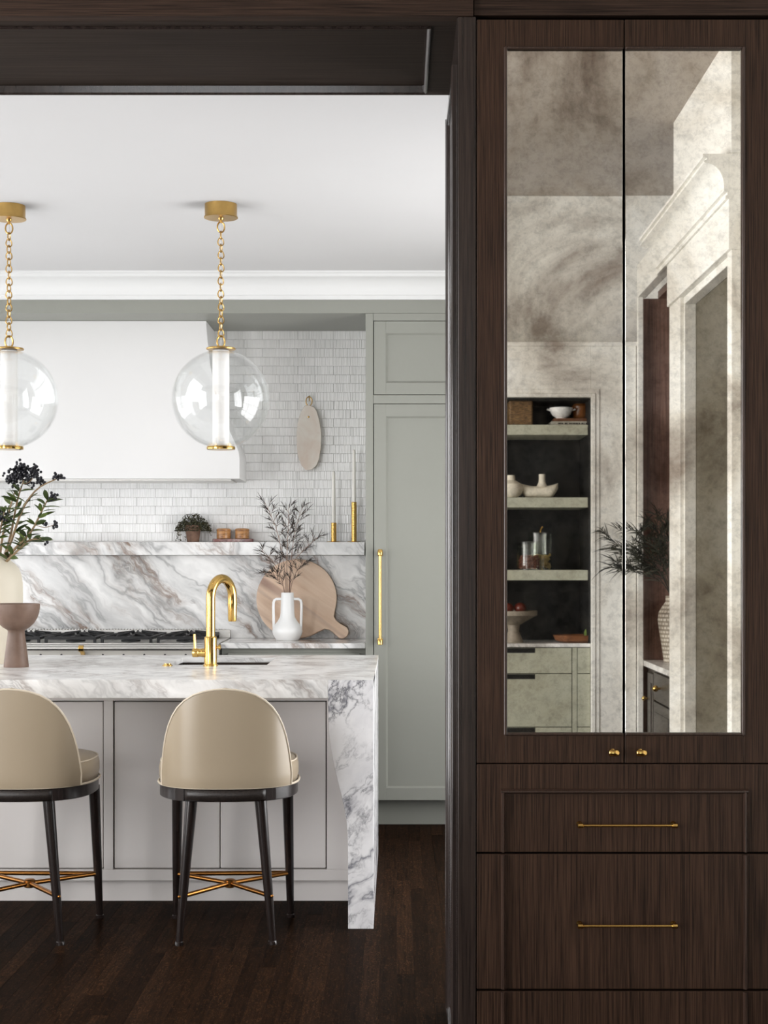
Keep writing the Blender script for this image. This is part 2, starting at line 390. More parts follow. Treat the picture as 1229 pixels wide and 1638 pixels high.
# floor: sub-floor slab and oak strips
floor = struct('floor', box(nb(), LW - 0.1, RW + 0.9, -3.4, 8.8, -0.12, -0.016), 'gap', 'dark stained oak strip floor', smooth=False)
PWID = 0.057
plank_mesh = {}
def plank_obj(L):
    L = round(L, 2)
    if L not in plank_mesh:
        bm = box(nb(), 0.00015, PWID - 0.00015, 0.00015, L - 0.00015, -0.016, 0.0)
        bmesh.ops.bevel(bm, geom=[e for e in bm.edges if all(v.co.z > -0.001 for v in e.verts)], offset=0.0004, segments=1, affect='EDGES')
        bmesh.ops.recalc_face_normals(bm, faces=bm.faces[:])
        me = bpy.data.meshes.new('floor_plank'); bm.to_mesh(me); bm.free(); me.materials.append(M['floor']); plank_mesh[L] = me
    return plank_mesh[L], L
rest = nb(); npl = 0
def plank_box(bm, x, y, L): box(bm, x + 0.0004, x + PWID - 0.0004, y + 0.0004, y + L - 0.0004, -0.016, 0.0)
lens = [0.9, 1.1, 1.3, 1.5]
nx0 = int(math.floor((LW - 0.1) / PWID)); nx1 = int(math.ceil((RW + 0.9) / PWID))
for ix in range(nx0, nx1):
    x = ix * PWID
    y = -3.4 + random.random() * 0.9; plank_box(rest, x, -3.4, y + 3.4)
    while y < 8.8:
        L = random.choice(lens); L = min(L, 8.8 - y)
        if L < 0.02: break
        in_view = (4.1 < y + L and y < 8.05 and (y + L) * -0.26 - 0.02 < x < 0.16 + 0.0 and not (y > 6.25 and x < -0.24) and not (y + L < 4.75))
        if in_view and npl < 295 and L in lens:
            me, L = plank_obj(L); o = bpy.data.objects.new('plank', me); COL.objects.link(o); o.location = (x, y, 0); o.parent = floor; npl += 1
        else: plank_box(rest, x, y, L)
        y += L
o = mk('plank_remainder', rest, 'floor', floor, smooth=False); o['kind'] = 'stuff'

# ceilings
c = nb(); box(c, LW - 0.1, RW + 0.1, 4.66, 8.8, KC, KC + 0.12)
struct('ceiling', c, 'ceil', 'flat white kitchen ceiling', smooth=False)
struct('ceiling_front', box(nb(), LW - 0.1, 2.4, -3.4, 4.06, FC, FC + 0.1), 'taupe_ceiling', 'taupe ceiling of the front room', smooth=False)

# left wall with two windows, rear wall with an added one for fill light
def wall_with_holes(name, axis, at0, at1, a0, a1, z0, z1, holes, mat, label):
    bm = nb(); ys = sorted(holes)
    def b(p0, p1, q0, q1):
        if p1 - p0 < 1e-4 or q1 - q0 < 1e-4: return
        if axis == 'X': box(bm, at0, at1, p0, p1, q0, q1)
        else: box(bm, p0, p1, at0, at1, q0, q1)
    cur = a0
    for (h0, h1, hz0, hz1) in ys:
        b(cur, h0, z0, z1); b(h0, h1, z0, hz0); b(h0, h1, hz1, z1); cur = h1
    b(cur, a1, z0, z1)
    return struct(name, bm, mat, label, smooth=False)
wall_with_holes('wall_left', 'X', LW - 0.1, LW, -3.4, 8.8, -0.016, FC, [(1.0, 3.9, 0.12, 3.05), (5.0, 7.75, 0.12, 2.30)], 'cream', 'painted left wall with the windows')
wall_with_holes('wall_rear', 'Y', -3.4, -3.3, LW, 0.16, -0.016, FC, [(-2.6, -0.3, 0.6, 2.9)], 'cream', 'painted rear wall behind the viewpoint')
def window(name, axis, at, a0, a1, z0, z1, nc, nr, label):
    w_ = tag(thing(name, label, None), kind='structure')
    def bar(nm, p0, p1, q0, q1, d=0.03):
        bm = nb()
        if axis == 'X': box(bm, at - d, at + d, p0, p1, q0, q1)
        else: box(bm, p0, p1, at - d, at + d, q0, q1)
        mk(nm, bm, 'white', w_, bevel=0.004)
    f = 0.06
    bar('window_frame', a0, a0 + f, z0, z1); bar('window_frame', a1 - f, a1, z0, z1); bar('window_frame', a0 + f, a1 - f, z0, z0 + f); bar('window_frame', a0 + f, a1 - f, z1 - f, z1)
    for i in range(1, nc):
        p = a0 + (a1 - a0) * i / nc; bar('muntin', p - 0.016, p + 0.016, z0 + f, z1 - f, 0.02)
    for j in range(1, nr):
        q = z0 + (z1 - z0) * j / nr; bar('muntin', a0 + f, a1 - f, q - 0.016, q + 0.016, 0.018)
    bm = nb()
    if axis == 'X': box(bm, at - 0.003, at + 0.003, a0 + f, a1 - f, z0 + f, z1 - f)
    else: box(bm, a0 + f, a1 - f, at - 0.003, at + 0.003, z0 + f, z1 - f)
    mk('pane', bm, 'pane', w_, smooth=False)
window('window_1', 'X', LW - 0.05, 1.0, 3.9, 0.12, 3.05, 4, 5, 'tall divided window of the front room')
window('window_2', 'X', LW - 0.05, 5.0, 7.75, 0.12, 2.30, 4, 4, 'divided kitchen window left of the island')
window('window_3_added', 'Y', -3.35, -2.6, -0.3, 0.6, 2.9, 3, 3, 'added divided window behind the viewpoint for fill light')  # unseen window added as a source of frontal light

# kitchen back wall: grout bed and each ribbed tile
wall_back = struct('wall_back', box(nb(), LW, RW, YW, YW + 0.15, -0.016, KC), 'grout', 'white ribbed tile wall behind range and ledge', smooth=False)
SOF = 2.605                                   # underside of the grey soffit
LEDGE_T, LEDGE_B = 1.4528, 1.382
TP, TL = 0.0478, 0.1945
tile_mesh = {}
def tile_obj(L):
    L = round(L, 4)
    if L not in tile_mesh:
        bm = box(nb(), 0.0007, L - 0.0007, -0.006, 0.004, 0.0007, TP - 0.0007)
        bmesh.ops.bevel(bm, geom=[e for e in bm.edges if all(v.co.y < -0.005 for v in e.verts)], offset=0.0012, segments=1, affect='EDGES')
        bmesh.ops.recalc_face_normals(bm, faces=bm.faces[:])
        me = bpy.data.meshes.new('tile'); bm.to_mesh(me); bm.free(); me.materials.append(M['tile']); tile_mesh[L] = me
    return tile_mesh[L]
row = 0; z = SOF - TP + 0.001
while z > LEDGE_T - TP:
    xr = -0.150; start = X(420, YW) if row % 2 == 0 else X(447.3, YW)
    xl_lim = -1.10 if z > 1.81 else -2.62
    x = start + TL * 6
    while x > xl_lim:
        x0, x1 = x, min(x + TL, xr)
        if x1 - x0 > 0.02:
            me = tile_obj(x1 - x0); o = bpy.data.objects.new('tile', me); COL.objects.link(o); o.location = (x0, YW, z); o.parent = wall_back
        x -= TL
    row += 1; z -= TP

# grey soffit over the range wall, with the crown above it
bm = nb(); box(bm, LW, RW, 7.91, YW, SOF, 2.672)
struct('trim_1', bm, 'grey', 'sage grey soffit band above the range alcove', bevel=0.002)
prof = [(7.91, 2.672), (7.895, 2.672), (7.895, 2.690), (7.885, 2.694)]
for i in range(9):
    t = i / 8 * PI / 2; prof.append((7.885 - 0.085 * (1 - math.cos(t)) , 2.694 + 0.075 * math.sin(t)))
prof += [(7.795, 2.772), (7.795, 2.785), (7.78, 2.788), (7.78, KC), (7.91, KC)]
struct('trim_2', prism(nb(), prof, 'X', LW, RW), 'crown', 'white cove crown moulding along the kitchen ceiling', angle=25)
struct('trim_3', box(nb(), LW, RW, 7.912, YW, 2.672, KC), 'ceil', 'white bulkhead behind the crown moulding', smooth=False)

# right wall
wall_with_holes('wall_right', 'X', RW, RW + 0.1, 1.80, 8.8, -0.016, FC, [(5.05, 6.95, 0.25, 2.2)], 'cream', 'painted right wall with the kitchen side window')
window('window_4', 'X', RW + 0.05, 5.05, 6.95, 0.25, 2.2, 3, 3, 'divided kitchen window on the right wall')
struct('wall_front', box(nb(), LW, RW, 4.06, 4.66, KC + 0.02, FC), 'oak_h', 'wall above the opening', smooth=False)

# oak beam lining over the opening, with its recessed panel
BT = 2.752; Y0, Y1 = 4.02, 4.70
beam = struct('trim_4', box(nb(), LW, 0.197, Y0 - 0.004, Y0 + 0.036, BT, FC), 'oak_h', 'dark oak beam face across the top of the opening', bevel=0.0015)
bm = nb(); box(bm, LW, 0.157, Y0 + 0.036, 4.094, BT, BT + 0.05); box(bm, LW, 0.157, 4.673, Y1, BT, BT + 0.045); box(bm, 0.090, 0.157, 4.094, 4.673, BT, BT + 0.05)
mk('soffit_frame', bm, 'oak_soffit', beam, bevel=0.001)
mk('soffit_panel', box(nb(), LW, 0.090, 4.094, 4.673, BT + 0.016, BT + 0.04), 'oak_soffit', beam, smooth=False)
bd = nb()
def beadx(bm, x0, x1, y, s): prism(bm, [(y, BT + 0.016), (y, BT - 0.004), (y + s * 0.004, BT - 0.006), (y + s * 0.010, BT - 0.003), (y + s * 0.014, BT + 0.016)], 'X', x0, x1)
beadx(bd, LW, 0.090, 4.094, 1); beadx(bd, LW, 0.090, 4.673, -1)
prism(bd, [(0.090, BT + 0.016), (0.090, BT - 0.004), (0.086, BT - 0.006), (0.080, BT - 0.003), (0.076, BT + 0.016)], 'Y', 4.096, 4.671)
mk('soffit_bead', bd, 'lacquer', beam, angle=50)
struct('trim_5', box(nb(), 0.199, RW, Y0 + 0.008, Y0 + 0.036, BT + 0.006, FC), 'oak_h', 'dark oak fascia above the mirrored hutch', bevel=0.0015)
# jamb post of the opening, with raised panel frame on its side
JX = 0.1576
post = struct('trim_6', box(nb(), JX, 0.2035, Y0, Y1, -0.0, BT), 'oak_jamb', 'dark oak post between the opening and the hutch', bevel=0.002)
def jbead(bm, z0, z1):
    JX = 0.1576 - 0.0025
    a, b = 4.105, 4.625
    for (y, s) in ((a, 1), (b, -1)):
        prism(bm, [(JX + 0.001, y), (JX - 0.008, y), (JX - 0.012, y + s * 0.006), (JX - 0.010, y + s * 0.014), (JX - 0.004, y + s * 0.022), (JX + 0.001, y + s * 0.024)], 'Z', z0, z1)
    for (q, s) in ((z0, 1), (z1, -1)):
        box(bm, JX - 0.009, JX + 0.001, a + 0.024, b - 0.024, min(q, q + s * 0.02), max(q, q + s * 0.02))
bm = nb(); jbead(bm, 0.015, 2.655)
mk('panel_moulding', bm, 'lacquer', post, angle=50)
mk('jamb_lining', box(nb(), JX - 0.0025, JX - 0.0002, Y0 + 0.006, Y1, 0.0, BT - 0.001), 'lacquer', post, smooth=False)

# ------------------------------------------------------------------ hutch with antiqued mirror doors
HX0, HX1 = 0.206, 0.966
hutch = thing('mirrored_hutch', 'tall dark oak hutch with antiqued mirror doors and brass pulls', 'cabinet', (0.586, 4.36, 0))
bm = nb()
box(bm, HX0, HX1, 4.30, 4.68, 0.0, BT); box(bm, HX0, HX0 + 0.02, 4.052, 4.30, 0.0, BT); box(bm, HX1 - 0.02, HX1, 4.052, 4.30, 0.0, BT)
box(bm, HX0 + 0.02, HX1 - 0.02, 4.052, 4.30, 0.0, 0.82); box(bm, HX0 + 0.02, HX1 - 0.02, 4.052, 4.30, 2.72, BT)
mk('carcass', bm, 'gap', hutch, smooth=False)
bm = nb(); box(bm, HX1 + 0.003, HX1 + 0.05, Y0, 4.68, 0, BT); box(bm, HX1 + 0.05, RW, 4.06, 4.68, 0, BT)
mk('end_post', bm, 'oak', hutch, bevel=0.0015)
hs = lambda py: EYE + (CY - py) / 622.0
hx = lambda px: (px - CX) / 622.0
DZ0, DZ1 = hs(1220.5), hs(31)
MZ0, MZ1 = hs(1174), hs(77)
def hutch_door(x0, x1, side):
    # side = -1: hinged left; the meeting edge carries no stile, the mirror runs to it
    W = x1 - x0; st = 0.0735; d0, d1 = 0.0, 0.028
    hx_ = x0 if side < 0 else x1
    def L(a, b):   # x measured from the hinge edge inwards
        return (a, b) if side < 0 else (-b, -a)
    bm = nb()
    a, b = L(0, st); box(bm, a, b, d0, d1, DZ0, DZ1)
    a, b = L(st, W); box(bm, a, b, d0, d1, DZ0, MZ0); box(bm, a, b, d0, d1, MZ1, DZ1)
    dr = mk('door', bm, 'oak', hutch, bevel=0.0012); 
    dr.location = (hx_, Y0, 0)
    a, b = L(st - 0.002, W - 0.0015)
    mk('backing', box(nb(), a, b, 0.014, 0.026, MZ0 - 0.002, MZ1 + 0.002), 'gap', dr, local=True, smooth=False)
    mk('mirror_pane', box(nb(), a, b, 0.007, 0.013, MZ0 - 0.001, MZ1 + 0.001), 'mirror', dr, local=True, bevel=0.0012, seg=1)
    bm = nb(); w_ = 0.0085; p = -0.004
    def strip(u0, u1, z0, z1):
        a, b = L(u0, u1); box(bm, a, b, p, 0.010, z0, z1)
    strip(st - 0.004, st + w_ - 0.004, MZ0 - 0.004, MZ1 + 0.004)
    strip(st + w_ - 0.004, W - 0.001, MZ0 - 0.004, MZ0 + w_ - 0.006); strip(st + w_ - 0.004, W - 0.001, MZ1 - w_ + 0.006, MZ1 + 0.004)
    mk('bead_moulding', bm, 'oak_bead', dr, local=True, bevel=0.003)
    # faceted brass knob
    kx = (W - (999 - 981) / 622.0) if side < 0 else -(W - (1023 - 999) / 622.0)
    kb = nb(); lathe(kb, [(0.0085, 0.0), (0.0085, -0.003), (0.0045, -0.005), (0.0045, -0.014)], (kx, 0, hs(1203)), 14, 'Y')
    tube(kb, [(kx - 0.0125, -0.021, hs(1203)), (kx - 0.010, -0.021, hs(1203)), (kx + 0.004, -0.022, hs(1203)), (kx + 0.011, -0.021, hs(1203)), (kx + 0.0135, -0.020, hs(1203))], [0.006, 0.0085, 0.0090, 0.0085, 0.0055], 8)
    mk('knob', kb, 'brass', dr, local=True, angle=50)
    return dr
d = hutch_door(HX0, hx(998.3), -1); d.rotation_euler = (0, 0, 0.006)
hutch_door(hx(1000.2), HX1, 1)
# drawers: flat oak fronts with a raised bead that runs down through them
def drawer(z0, z1, top_bead, pull_z):
    bm = box(nb(), HX0, HX1, Y0, Y0 + 0.03, z0, z1)
    d = mk('drawer', bm, 'oak', hutch, bevel=0.0012)
    a, b = hx(805.5), hx(1193)
    zt = top_bead if top_bead else z1
    for x in (a, b):
        mk('bead_moulding', prism(nb(), [(x - 0.006, Y0 + 0.001), (x - 0.0055, Y0 - 0.006), (x - 0.003, Y0 - 0.011), (x + 0.001, Y0 - 0.011), (x + 0.004, Y0 - 0.006), (x + 0.006, Y0 + 0.001)], 'Z', z0 + 0.001, zt - (0 if top_bead else 0.001)), 'oak_bead', d, angle=50)
    if top_bead: mk('bead_moulding', prism(nb(), [(Y0 + 0.001, zt - 0.006), (Y0 - 0.006, zt - 0.004), (Y0 - 0.011, zt - 0.001), (Y0 - 0.011, zt + 0.003), (Y0 - 0.006, zt + 0.0055), (Y0 + 0.001, zt + 0.006)], 'X', a - 0.006, b + 0.006), 'oak_bead', d, angle=50)
    if pull_z:
        xa, xb = hx(927), hx(1077)
        bm = nb()
        tube(bm, [(xa - 0.002, Y0 - 0.028, pull_z), (xb + 0.002, Y0 - 0.028, pull_z)], 0.0036, 10)
        for x in (xa, xb):
            lathe(bm, [(0.0075, 0.0), (0.0075, -0.003), (0.0042, -0.006), (0.0042, -0.026)], (x, Y0, pull_z), 14, 'Y')
            tube(bm, [(x - 0.008, Y0 - 0.028, pull_z), (x - 0.006, Y0 - 0.028, pull_z), (x + 0.006, Y0 - 0.028, pull_z), (x + 0.008, Y0 - 0.028, pull_z)], [0.004, 0.0066, 0.0066, 0.004], 8)
        mk('pull', bm, 'brass', d, angle=50)
drawer(hs(1363), hs(1222.5), hs(1266), hs(1318))
drawer(hs(1582), hs(1366.5), None, hs(1477.5))
drawer(0.06, hs(1586), None, 0.135)
mk('plinth', box(nb(), HX0, HX1, Y0 + 0.02, Y0 + 0.032, 0.0, 0.058), 'oak', hutch)

# ------------------------------------------------------------------ tall panelled cabinet beside the range alcove
FY = 7.91; fs = 2500 / FY
fx = lambda px: (px - CX) / fs
fz = lambda py: EYE + (CY - py) / fs
tall = thing('tall_cabinet', 'tall sage grey panelled cabinet with long brass bar handle', 'cabinet', (0.25, 8.2, 0))
TX0, TX1 = fx(597.5), 0.66
bm = nb(); box(bm, TX0, TX1, FY + 0.03, YW - 0.002, 0.137, SOF - 0.001); mk('body', bm, 'gap', tall, smooth=False)
mk('gable_panel', box(nb(), fx(585), TX0 - 0.001, FY, YW - 0.002, 0.0, SOF - 0.001), 'grey', tall, bevel=0.002)
mk('gable_panel', box(nb(), TX1 + 0.001, TX1 + 0.04, FY, YW - 0.002, 0.0, SOF - 0.001), 'grey', tall, bevel=0.002)
bm = nb(); box(bm, TX0, TX1, FY, FY + 0.03, fz(513), SOF - 0.001); box(bm, TX0, TX1, FY, FY + 0.03, fz(645.5), fz(632)); mk('face_rail', bm, 'grey', tall, bevel=0.0015)
def shaker(x0, x1, z0, z1, st, yf, mat, parent, gap=0.003, rec=0.012, name='door', th=0.024):
    x0 += gap; x1 -= gap; z0 += gap; z1 -= gap
    bm = nb(); box(bm, x0, x0 + st, yf, yf + th, z0, z1); box(bm, x1 - st, x1, yf, yf + th, z0, z1)
    box(bm, x0 + st, x1 - st, yf, yf + th, z0, z0 + st); box(bm, x0 + st, x1 - st, yf, yf + th, z1 - st, z1)
    d = mk(name, bm, mat, parent, bevel=0.0012)
    mk('panel', box(nb(), x0 + st - 0.001, x1 - st + 0.001, yf + rec, yf + th - 0.001, z0 + st - 0.001, z1 - st + 0.001), mat, d, smooth=False)
    bm = nb(); a, b, c_, e = x0 + st, x1 - st, z0 + st, z1 - st; w_ = 0.009
    prism(bm, [(a, yf + 0.002), (a + w_, yf + rec + 0.001), (a, yf + rec + 0.001)], 'Z', c_, e); prism(bm, [(b, yf + 0.002), (b - w_, yf + rec + 0.001), (b, yf + rec + 0.001)], 'Z', c_, e)
    prism(bm, [(yf + 0.002, c_), (yf + rec + 0.001, c_ + w_), (yf + rec + 0.001, c_)], 'X', a, b); prism(bm, [(yf + 0.002, e), (yf + rec + 0.001, e - w_), (yf + rec + 0.001, e)], 'X', a, b)
    mk('panel_bead', bm, mat, d, smooth=False)
    return d
shaker(TX0, TX1, fz(632), fz(513), 0.060, FY, 'grey', tall)
d = shaker(TX0, TX1, fz(1281), fz(645.5), 0.062, FY, 'grey', tall)
bm = nb(); hxx = fx(608.5); z0, z1 = fz(1030), fz(880)
tube(bm, [(hxx, FY - 0.045, z0 + 0.006), (hxx, FY - 0.045, z1 - 0.006)], 0.0085, 14)
for q, s in ((z0, 1), (z1, -1)):
    lathe(bm, [(0.013, 0), (0.013, -0.004), (0.008, -0.008), (0.008, -0.04)], (hxx, FY, q + s * 0.022), 14, 'Y')
    lathe(bm, [(0.008, -0.016), (0.0135, -0.012), (0.0135, 0.010), (0.009, 0.016)], (hxx, FY - 0.045, q + s * 0.012), 16, 'Z')
mk('handle', bm, 'brass', d, angle=40)
mk('toe_kick', box(nb(), TX0, TX1, 8.02, 8.05, 0.0, 0.136), 'grey', tall, smooth=False)
struct('trim_7', box(nb(), TX1 + 0.042, RW, FY + 0.01, YW - 0.002, 0, SOF - 0.001), 'grey', 'grey filler panel right of tall cabinet', smooth=False)

# ------------------------------------------------------------------ range hood
HY = 8.157; HC = -1.65
pr = [(330, 513), (331, 530), (333, 551), (337, 585), (344, 620), (354, 655), (366, 686), (377, 709), (382.5, 724), (383.5, 735), (383.5, 766)]
rs = [(X(a, HY), Z(b, HY)) for a, b in pr]
rs[0] = (rs[0][0], SOF - 0.0005)
ls = [(2 * HC - a, b) for a, b in rs[::-1]]
hood = thing('range_hood', 'white plaster range hood with flared concave sides', 'range hood', (HC, 8.34, 1.78))
o = mk('canopy', prism(nb(), rs + ls, 'Y', HY, YW - 0.001), 'white', hood, bevel=0.003, angle=30)
mk('hood_liner', box(nb(), 2 * HC - rs[-1][0] + 0.05, rs[-1][0] - 0.05, HY + 0.04, YW - 0.03, rs[-1][1] - 0.006, rs[-1][1] + 0.0), 'steel', hood, smooth=False)

# ------------------------------------------------------------------ marble splashback, ledge, worktop, base cabinet
SX1 = fx(585) - 0.002
CT = 0.93
tag(mk('marble_splashback', box(nb(), LW + 0.01, SX1, YW - 0.022, YW - 0.001, CT + 0.001, LEDGE_B - 0.001), 'marble', smooth=False), 'veined marble splashback slab under the ledge', 'splashback')
tag(mk('marble_ledge', box(nb(), LW + 0.01, X(583.5, 8.40), 8.40, YW - 0.008, LEDGE_B, LEDGE_T), 'marble', bevel=0.0025), 'thick veined marble ledge on the tiled wall', 'shelf')
RX1 = -0.905
bm = nb(); box(bm, RX1 + 0.004, SX1, 7.98, YW - 0.023, CT - 0.026, CT)
tag(mk('marble_worktop', bm, 'marble', bevel=0.002), 'marble worktop right of range carrying white vase', 'worktop')
base = thing('base_cabinet', 'sage grey base cabinet beside the range', 'cabinet', (-0.5, 8.2, 0))
mk('body', box(nb(), RX1 + 0.006, SX1, 8.02, YW - 0.023, 0.0, CT - 0.027), 'grey', base, smooth=False)
mk('drawer', box(nb(), RX1 + 0.04, SX1 - 0.03, 7.995, 8.019, 0.62, CT - 0.052), 'grey', base, bevel=0.0015)
mk('drawer', box(nb(), RX1 + 0.04, SX1 - 0.03, 7.995, 8.019, 0.14, 0.614), 'grey', base, bevel=0.0015)

# ------------------------------------------------------------------ range
RX0 = 2 * HC - RX1; RY = 7.90
rng = thing('gas_range', 'cream and steel gas range with black cast iron grates', 'range', (HC, 8.2, 0))
bm = nb(); box(bm, RX0, RX1, RY + 0.05, YW - 0.024, 0.0, CT - 0.001); mk('body', bm, 'steel', rng, bevel=0.002)
mk('cooktop', box(nb(), RX0, RX1, RY + 0.015, YW - 0.024, CT - 0.001, CT + 0.004), 'steel', rng, bevel=0.001)
mk('back_trim', box(nb(), RX0, RX1, YW - 0.060, YW - 0.024, CT + 0.004, CT + 0.048), 'steel', rng, bevel=0.003)
vents = nb()
for i in range(90):
    x = RX0 + 0.02 + i * (RX1 - RX0 - 0.04) / 90; box(vents, x, x + 0.009, YW - 0.058, YW - 0.030, CT + 0.048, CT + 0.053)
o = mk('vent_teeth', vents, 'steel', rng, smooth=False); o['kind'] = 'stuff'
mk('front_rail', prism(nb(), [(RY + 0.05, CT - 0.018), (RY + 0.016, CT - 0.018), (RY + 0.010, CT - 0.010), (RY + 0.014, CT - 0.003), (RY + 0.02, CT - 0.001), (RY + 0.05, CT - 0.001)], 'X', RX0, RX1), 'steel', rng, angle=40)
cp = mk('control_panel', box(nb(), RX0, RX1, RY + 0.02, RY + 0.049, CT - 0.19, CT - 0.019), 'enamel', rng, bevel=0.002)
for i in range(12):
    x = RX1 - 0.06 - i * 0.105
    mk('screw', lathe(nb(), [(0.0055, 0), (0.0055, -0.003), (0.003, -0.004)], (x, RY + 0.02, CT - 0.055), 10, 'Y'), 'iron', cp)
bm = nb(); tube(bm, [(RX0 + 0.03, RY - 0.030, CT - 0.020), (RX1 - 0.015, RY - 0.030, CT - 0.020)], 0.0115, 16); bar_ = mk('towel_bar', bm, 'steel', rng)
for x in (X(132, RY), X(132, RY) - 0.72, RX1 - 0.04):
    bm = nb(); lathe(bm, [(0.0165, -0.013), (0.0165, 0.013)], (x, RY - 0.030, CT - 0.020), 16, 'X'); prism(bm, [(RY - 0.034, CT - 0.030), (RY - 0.022, CT - 0.030), (RY + 0.02, CT - 0.040), (RY + 0.02, CT - 0.062), (RY + 0.012, CT - 0.062)], 'X', x - 0.009, x + 0.011)
    mk('bar_bracket', bm, 'brass', bar_, bevel=0.002)
def grate(xa, xb):
    bm = nb(); za, zb = CT + 0.020, CT + 0.036; ya, yb = RY + 0.07, YW - 0.07; t = 0.007
    for y in (ya, (ya + yb) / 2, yb): box(bm, xa, xb, y - t, y + t, za, zb)
    for x in (xa + t, (xa + xb) / 2, xb - t): box(bm, x - t, x + t, ya + t, yb - t, za, zb - 0.001)
    for cy in (ya + 0.13, yb - 0.13):
        for k in range(8):
            a = k * PI / 4 + 0.2; cx = (xa + xb) / 2
            tube(bm, [(cx + 0.03 * math.cos(a), cy + 0.03 * math.sin(a), zb + 0.010), (cx + 0.10 * math.cos(a), cy + 0.10 * math.sin(a), zb + 0.002), (cx + 0.13 * math.cos(a), cy + 0.105 * math.sin(a), za)], 0.006, 6)
    for x in (xa + t, xb - t):
        for y in (ya, yb): box(bm, x - t, x + t, y - t, y + t, CT + 0.0035, za)
    g = mk('grate', bm, 'iron', rng, bevel=0.001, seg=1)
    for cy in (ya + 0.13, yb - 0.13):
        mk('burner', lathe(nb(), [(0.05, CT + 0.004), (0.05, CT + 0.012), (0.036, CT + 0.014), (0.034, CT + 0.024), (0.0, CT + 0.025)], ((xa + xb) / 2, cy, 0), 20), 'iron', rng)
gw = (RX1 - RX0 - 0.06) / 5
for i in range(5): grate(RX1 - 0.045 - (i + 1) * gw + 0.012, RX1 - 0.045 - i * gw - 0.012)

# ------------------------------------------------------------------ island
IY, IB, IP = 5.74, 7.24, 6.18; IT = 0.915; IU = 0.847
IX0, IX1 = -2.95, -0.0857
isl = thing('island_cabinet', 'warm grey panelled island cabinet under the marble top', 'cabinet', (-1.5, 6.7, 0))
s_ = 2500 / IP; ix = lambda px: (px - CX) / s_; iz = lambda py: EYE + (CY - py) / s_
AX = -0.182
bm = nb(); box(bm, IX0 + 0.05, -1.05, IP + 0.030, IB - 0.03, 0.087, IU - 0.001); box(bm, -0.45, AX, IP + 0.030, IB - 0.03, 0.087, IU - 0.001); box(bm, -1.05, -0.45, IP + 0.030, IP + 0.05, 0.087, IU - 0.001); box(bm, -1.05, -0.45, IB - 0.05, IB - 0.03, 0.087, IU - 0.001)
mk('body', bm, 'gap', isl, smooth=False)
mk('toe_kick', box(nb(), IX0 + 0.05, AX, 6.215, IB - 0.06, 0.0, 0.0865), 'island', isl, smooth=False)
sec = [(ix(181), ix(523)), (ix(181) - 0.037 - 0.845, ix(181) - 0.037), (ix(181) - 0.074 - 1.69, ix(181) - 0.074 - 0.845)]
zt, zb = iz(1121), iz(1391)
bm = nb(); box(bm, IX0 + 0.05, AX, IP, IP + 0.03, zt, IU - 0.001); box(bm, IX0 + 0.05, AX, IP, IP + 0.03, 0.087, zb)
box(bm, sec[0][1], AX, IP, IP + 0.03, zb, zt); box(bm, sec[1][1], sec[0][0], IP, IP + 0.03, zb, zt); box(bm, sec[2][1], sec[1][0], IP, IP + 0.03, zb, zt); box(bm, IX0 + 0.05, sec[2][0], IP, IP + 0.03, zb, zt)
mk('face_frame', bm, 'island', isl, bevel=0.0015)
for a, b in sec:
    m_ = (a + b) / 2 + 0.0
    for (p, q) in ((a, m_), (m_, b)):
        g0 = 0.0045 if p == a else 0.0015; g1 = 0.0045 if q == b else 0.0015
        d = mk('door', box(nb(), p + g0, q - g1, IP + 0.006, IP + 0.029, zb + 0.0045, zt - 0.0045), 'island', isl, bevel=0.0035)

# marble top with sink cut-out and waterfall leg
SKX0, SKX1, SKY0, SKY1 = X(268, 6.56), X(427, 6.56), 6.56, 7.03
top = thing('island_worktop', 'thick veined marble island top with curved waterfall leg', 'worktop', (-1.5, 6.5, 0.85))
bm = nb()
tz0 = IT - 0.02
box(bm, IX0, SKX0, IY, IB, tz0, IT); box(bm, SKX1, IX1, IY, IB, tz0, IT); box(bm, SKX0, SKX1, IY, SKY0, tz0, IT); box(bm, SKX0, SKX1, SKY1, IB, tz0, IT)
bmesh.ops.remove_doubles(bm, verts=bm.verts[:], dist=1e-5)
mk('slab', bm, 'marble_top', top, smooth=False)
is_ = 2500 / IY; wx = lambda px: (px - CX) / is_; wz = lambda py: EYE + (CY - py) / is_
mk('edge_apron', box(nb(), IX0, wx(525) - 0.0006, IY - 0.0008, IY + 0.03, IU, IT - 0.0006), 'marble_top', top, bevel=0.0015)
mk('edge_apron', box(nb(), IX0, wx(525), IB - 0.03, IB + 0.0005, IU, tz0), 'marble_top', top, bevel=0.0015)
inner = [(525, 1117), (525.5, 1147), (527, 1173), (530, 1200), (535, 1227), (540, 1248), (546, 1270), (551, 1292), (554.5, 1312), (556.5, 1335), (557, 1365), (557, 1485)]
pts = [(wx(a), wz(b)) for a, b in inner]; pts[-1] = (pts[-1][0], 0.0)
pts = [(wx(525), IT - 0.0006)] + pts + [(IX1, 0.0), (IX1, IT - 0.0006)]
bm = prism(nb(), pts, 'Y', IY - 0.001, IP - 0.002)
mk('waterfall_leg', bm, 'marble_leg', top, bevel=0.002, angle=30)
mk('waterfall_side', box(nb(), AX + 0.001, IX1, IP - 0.0015, IB, 0.0, tz0 - 0.001), 'marble_leg', top, bevel=0.002)

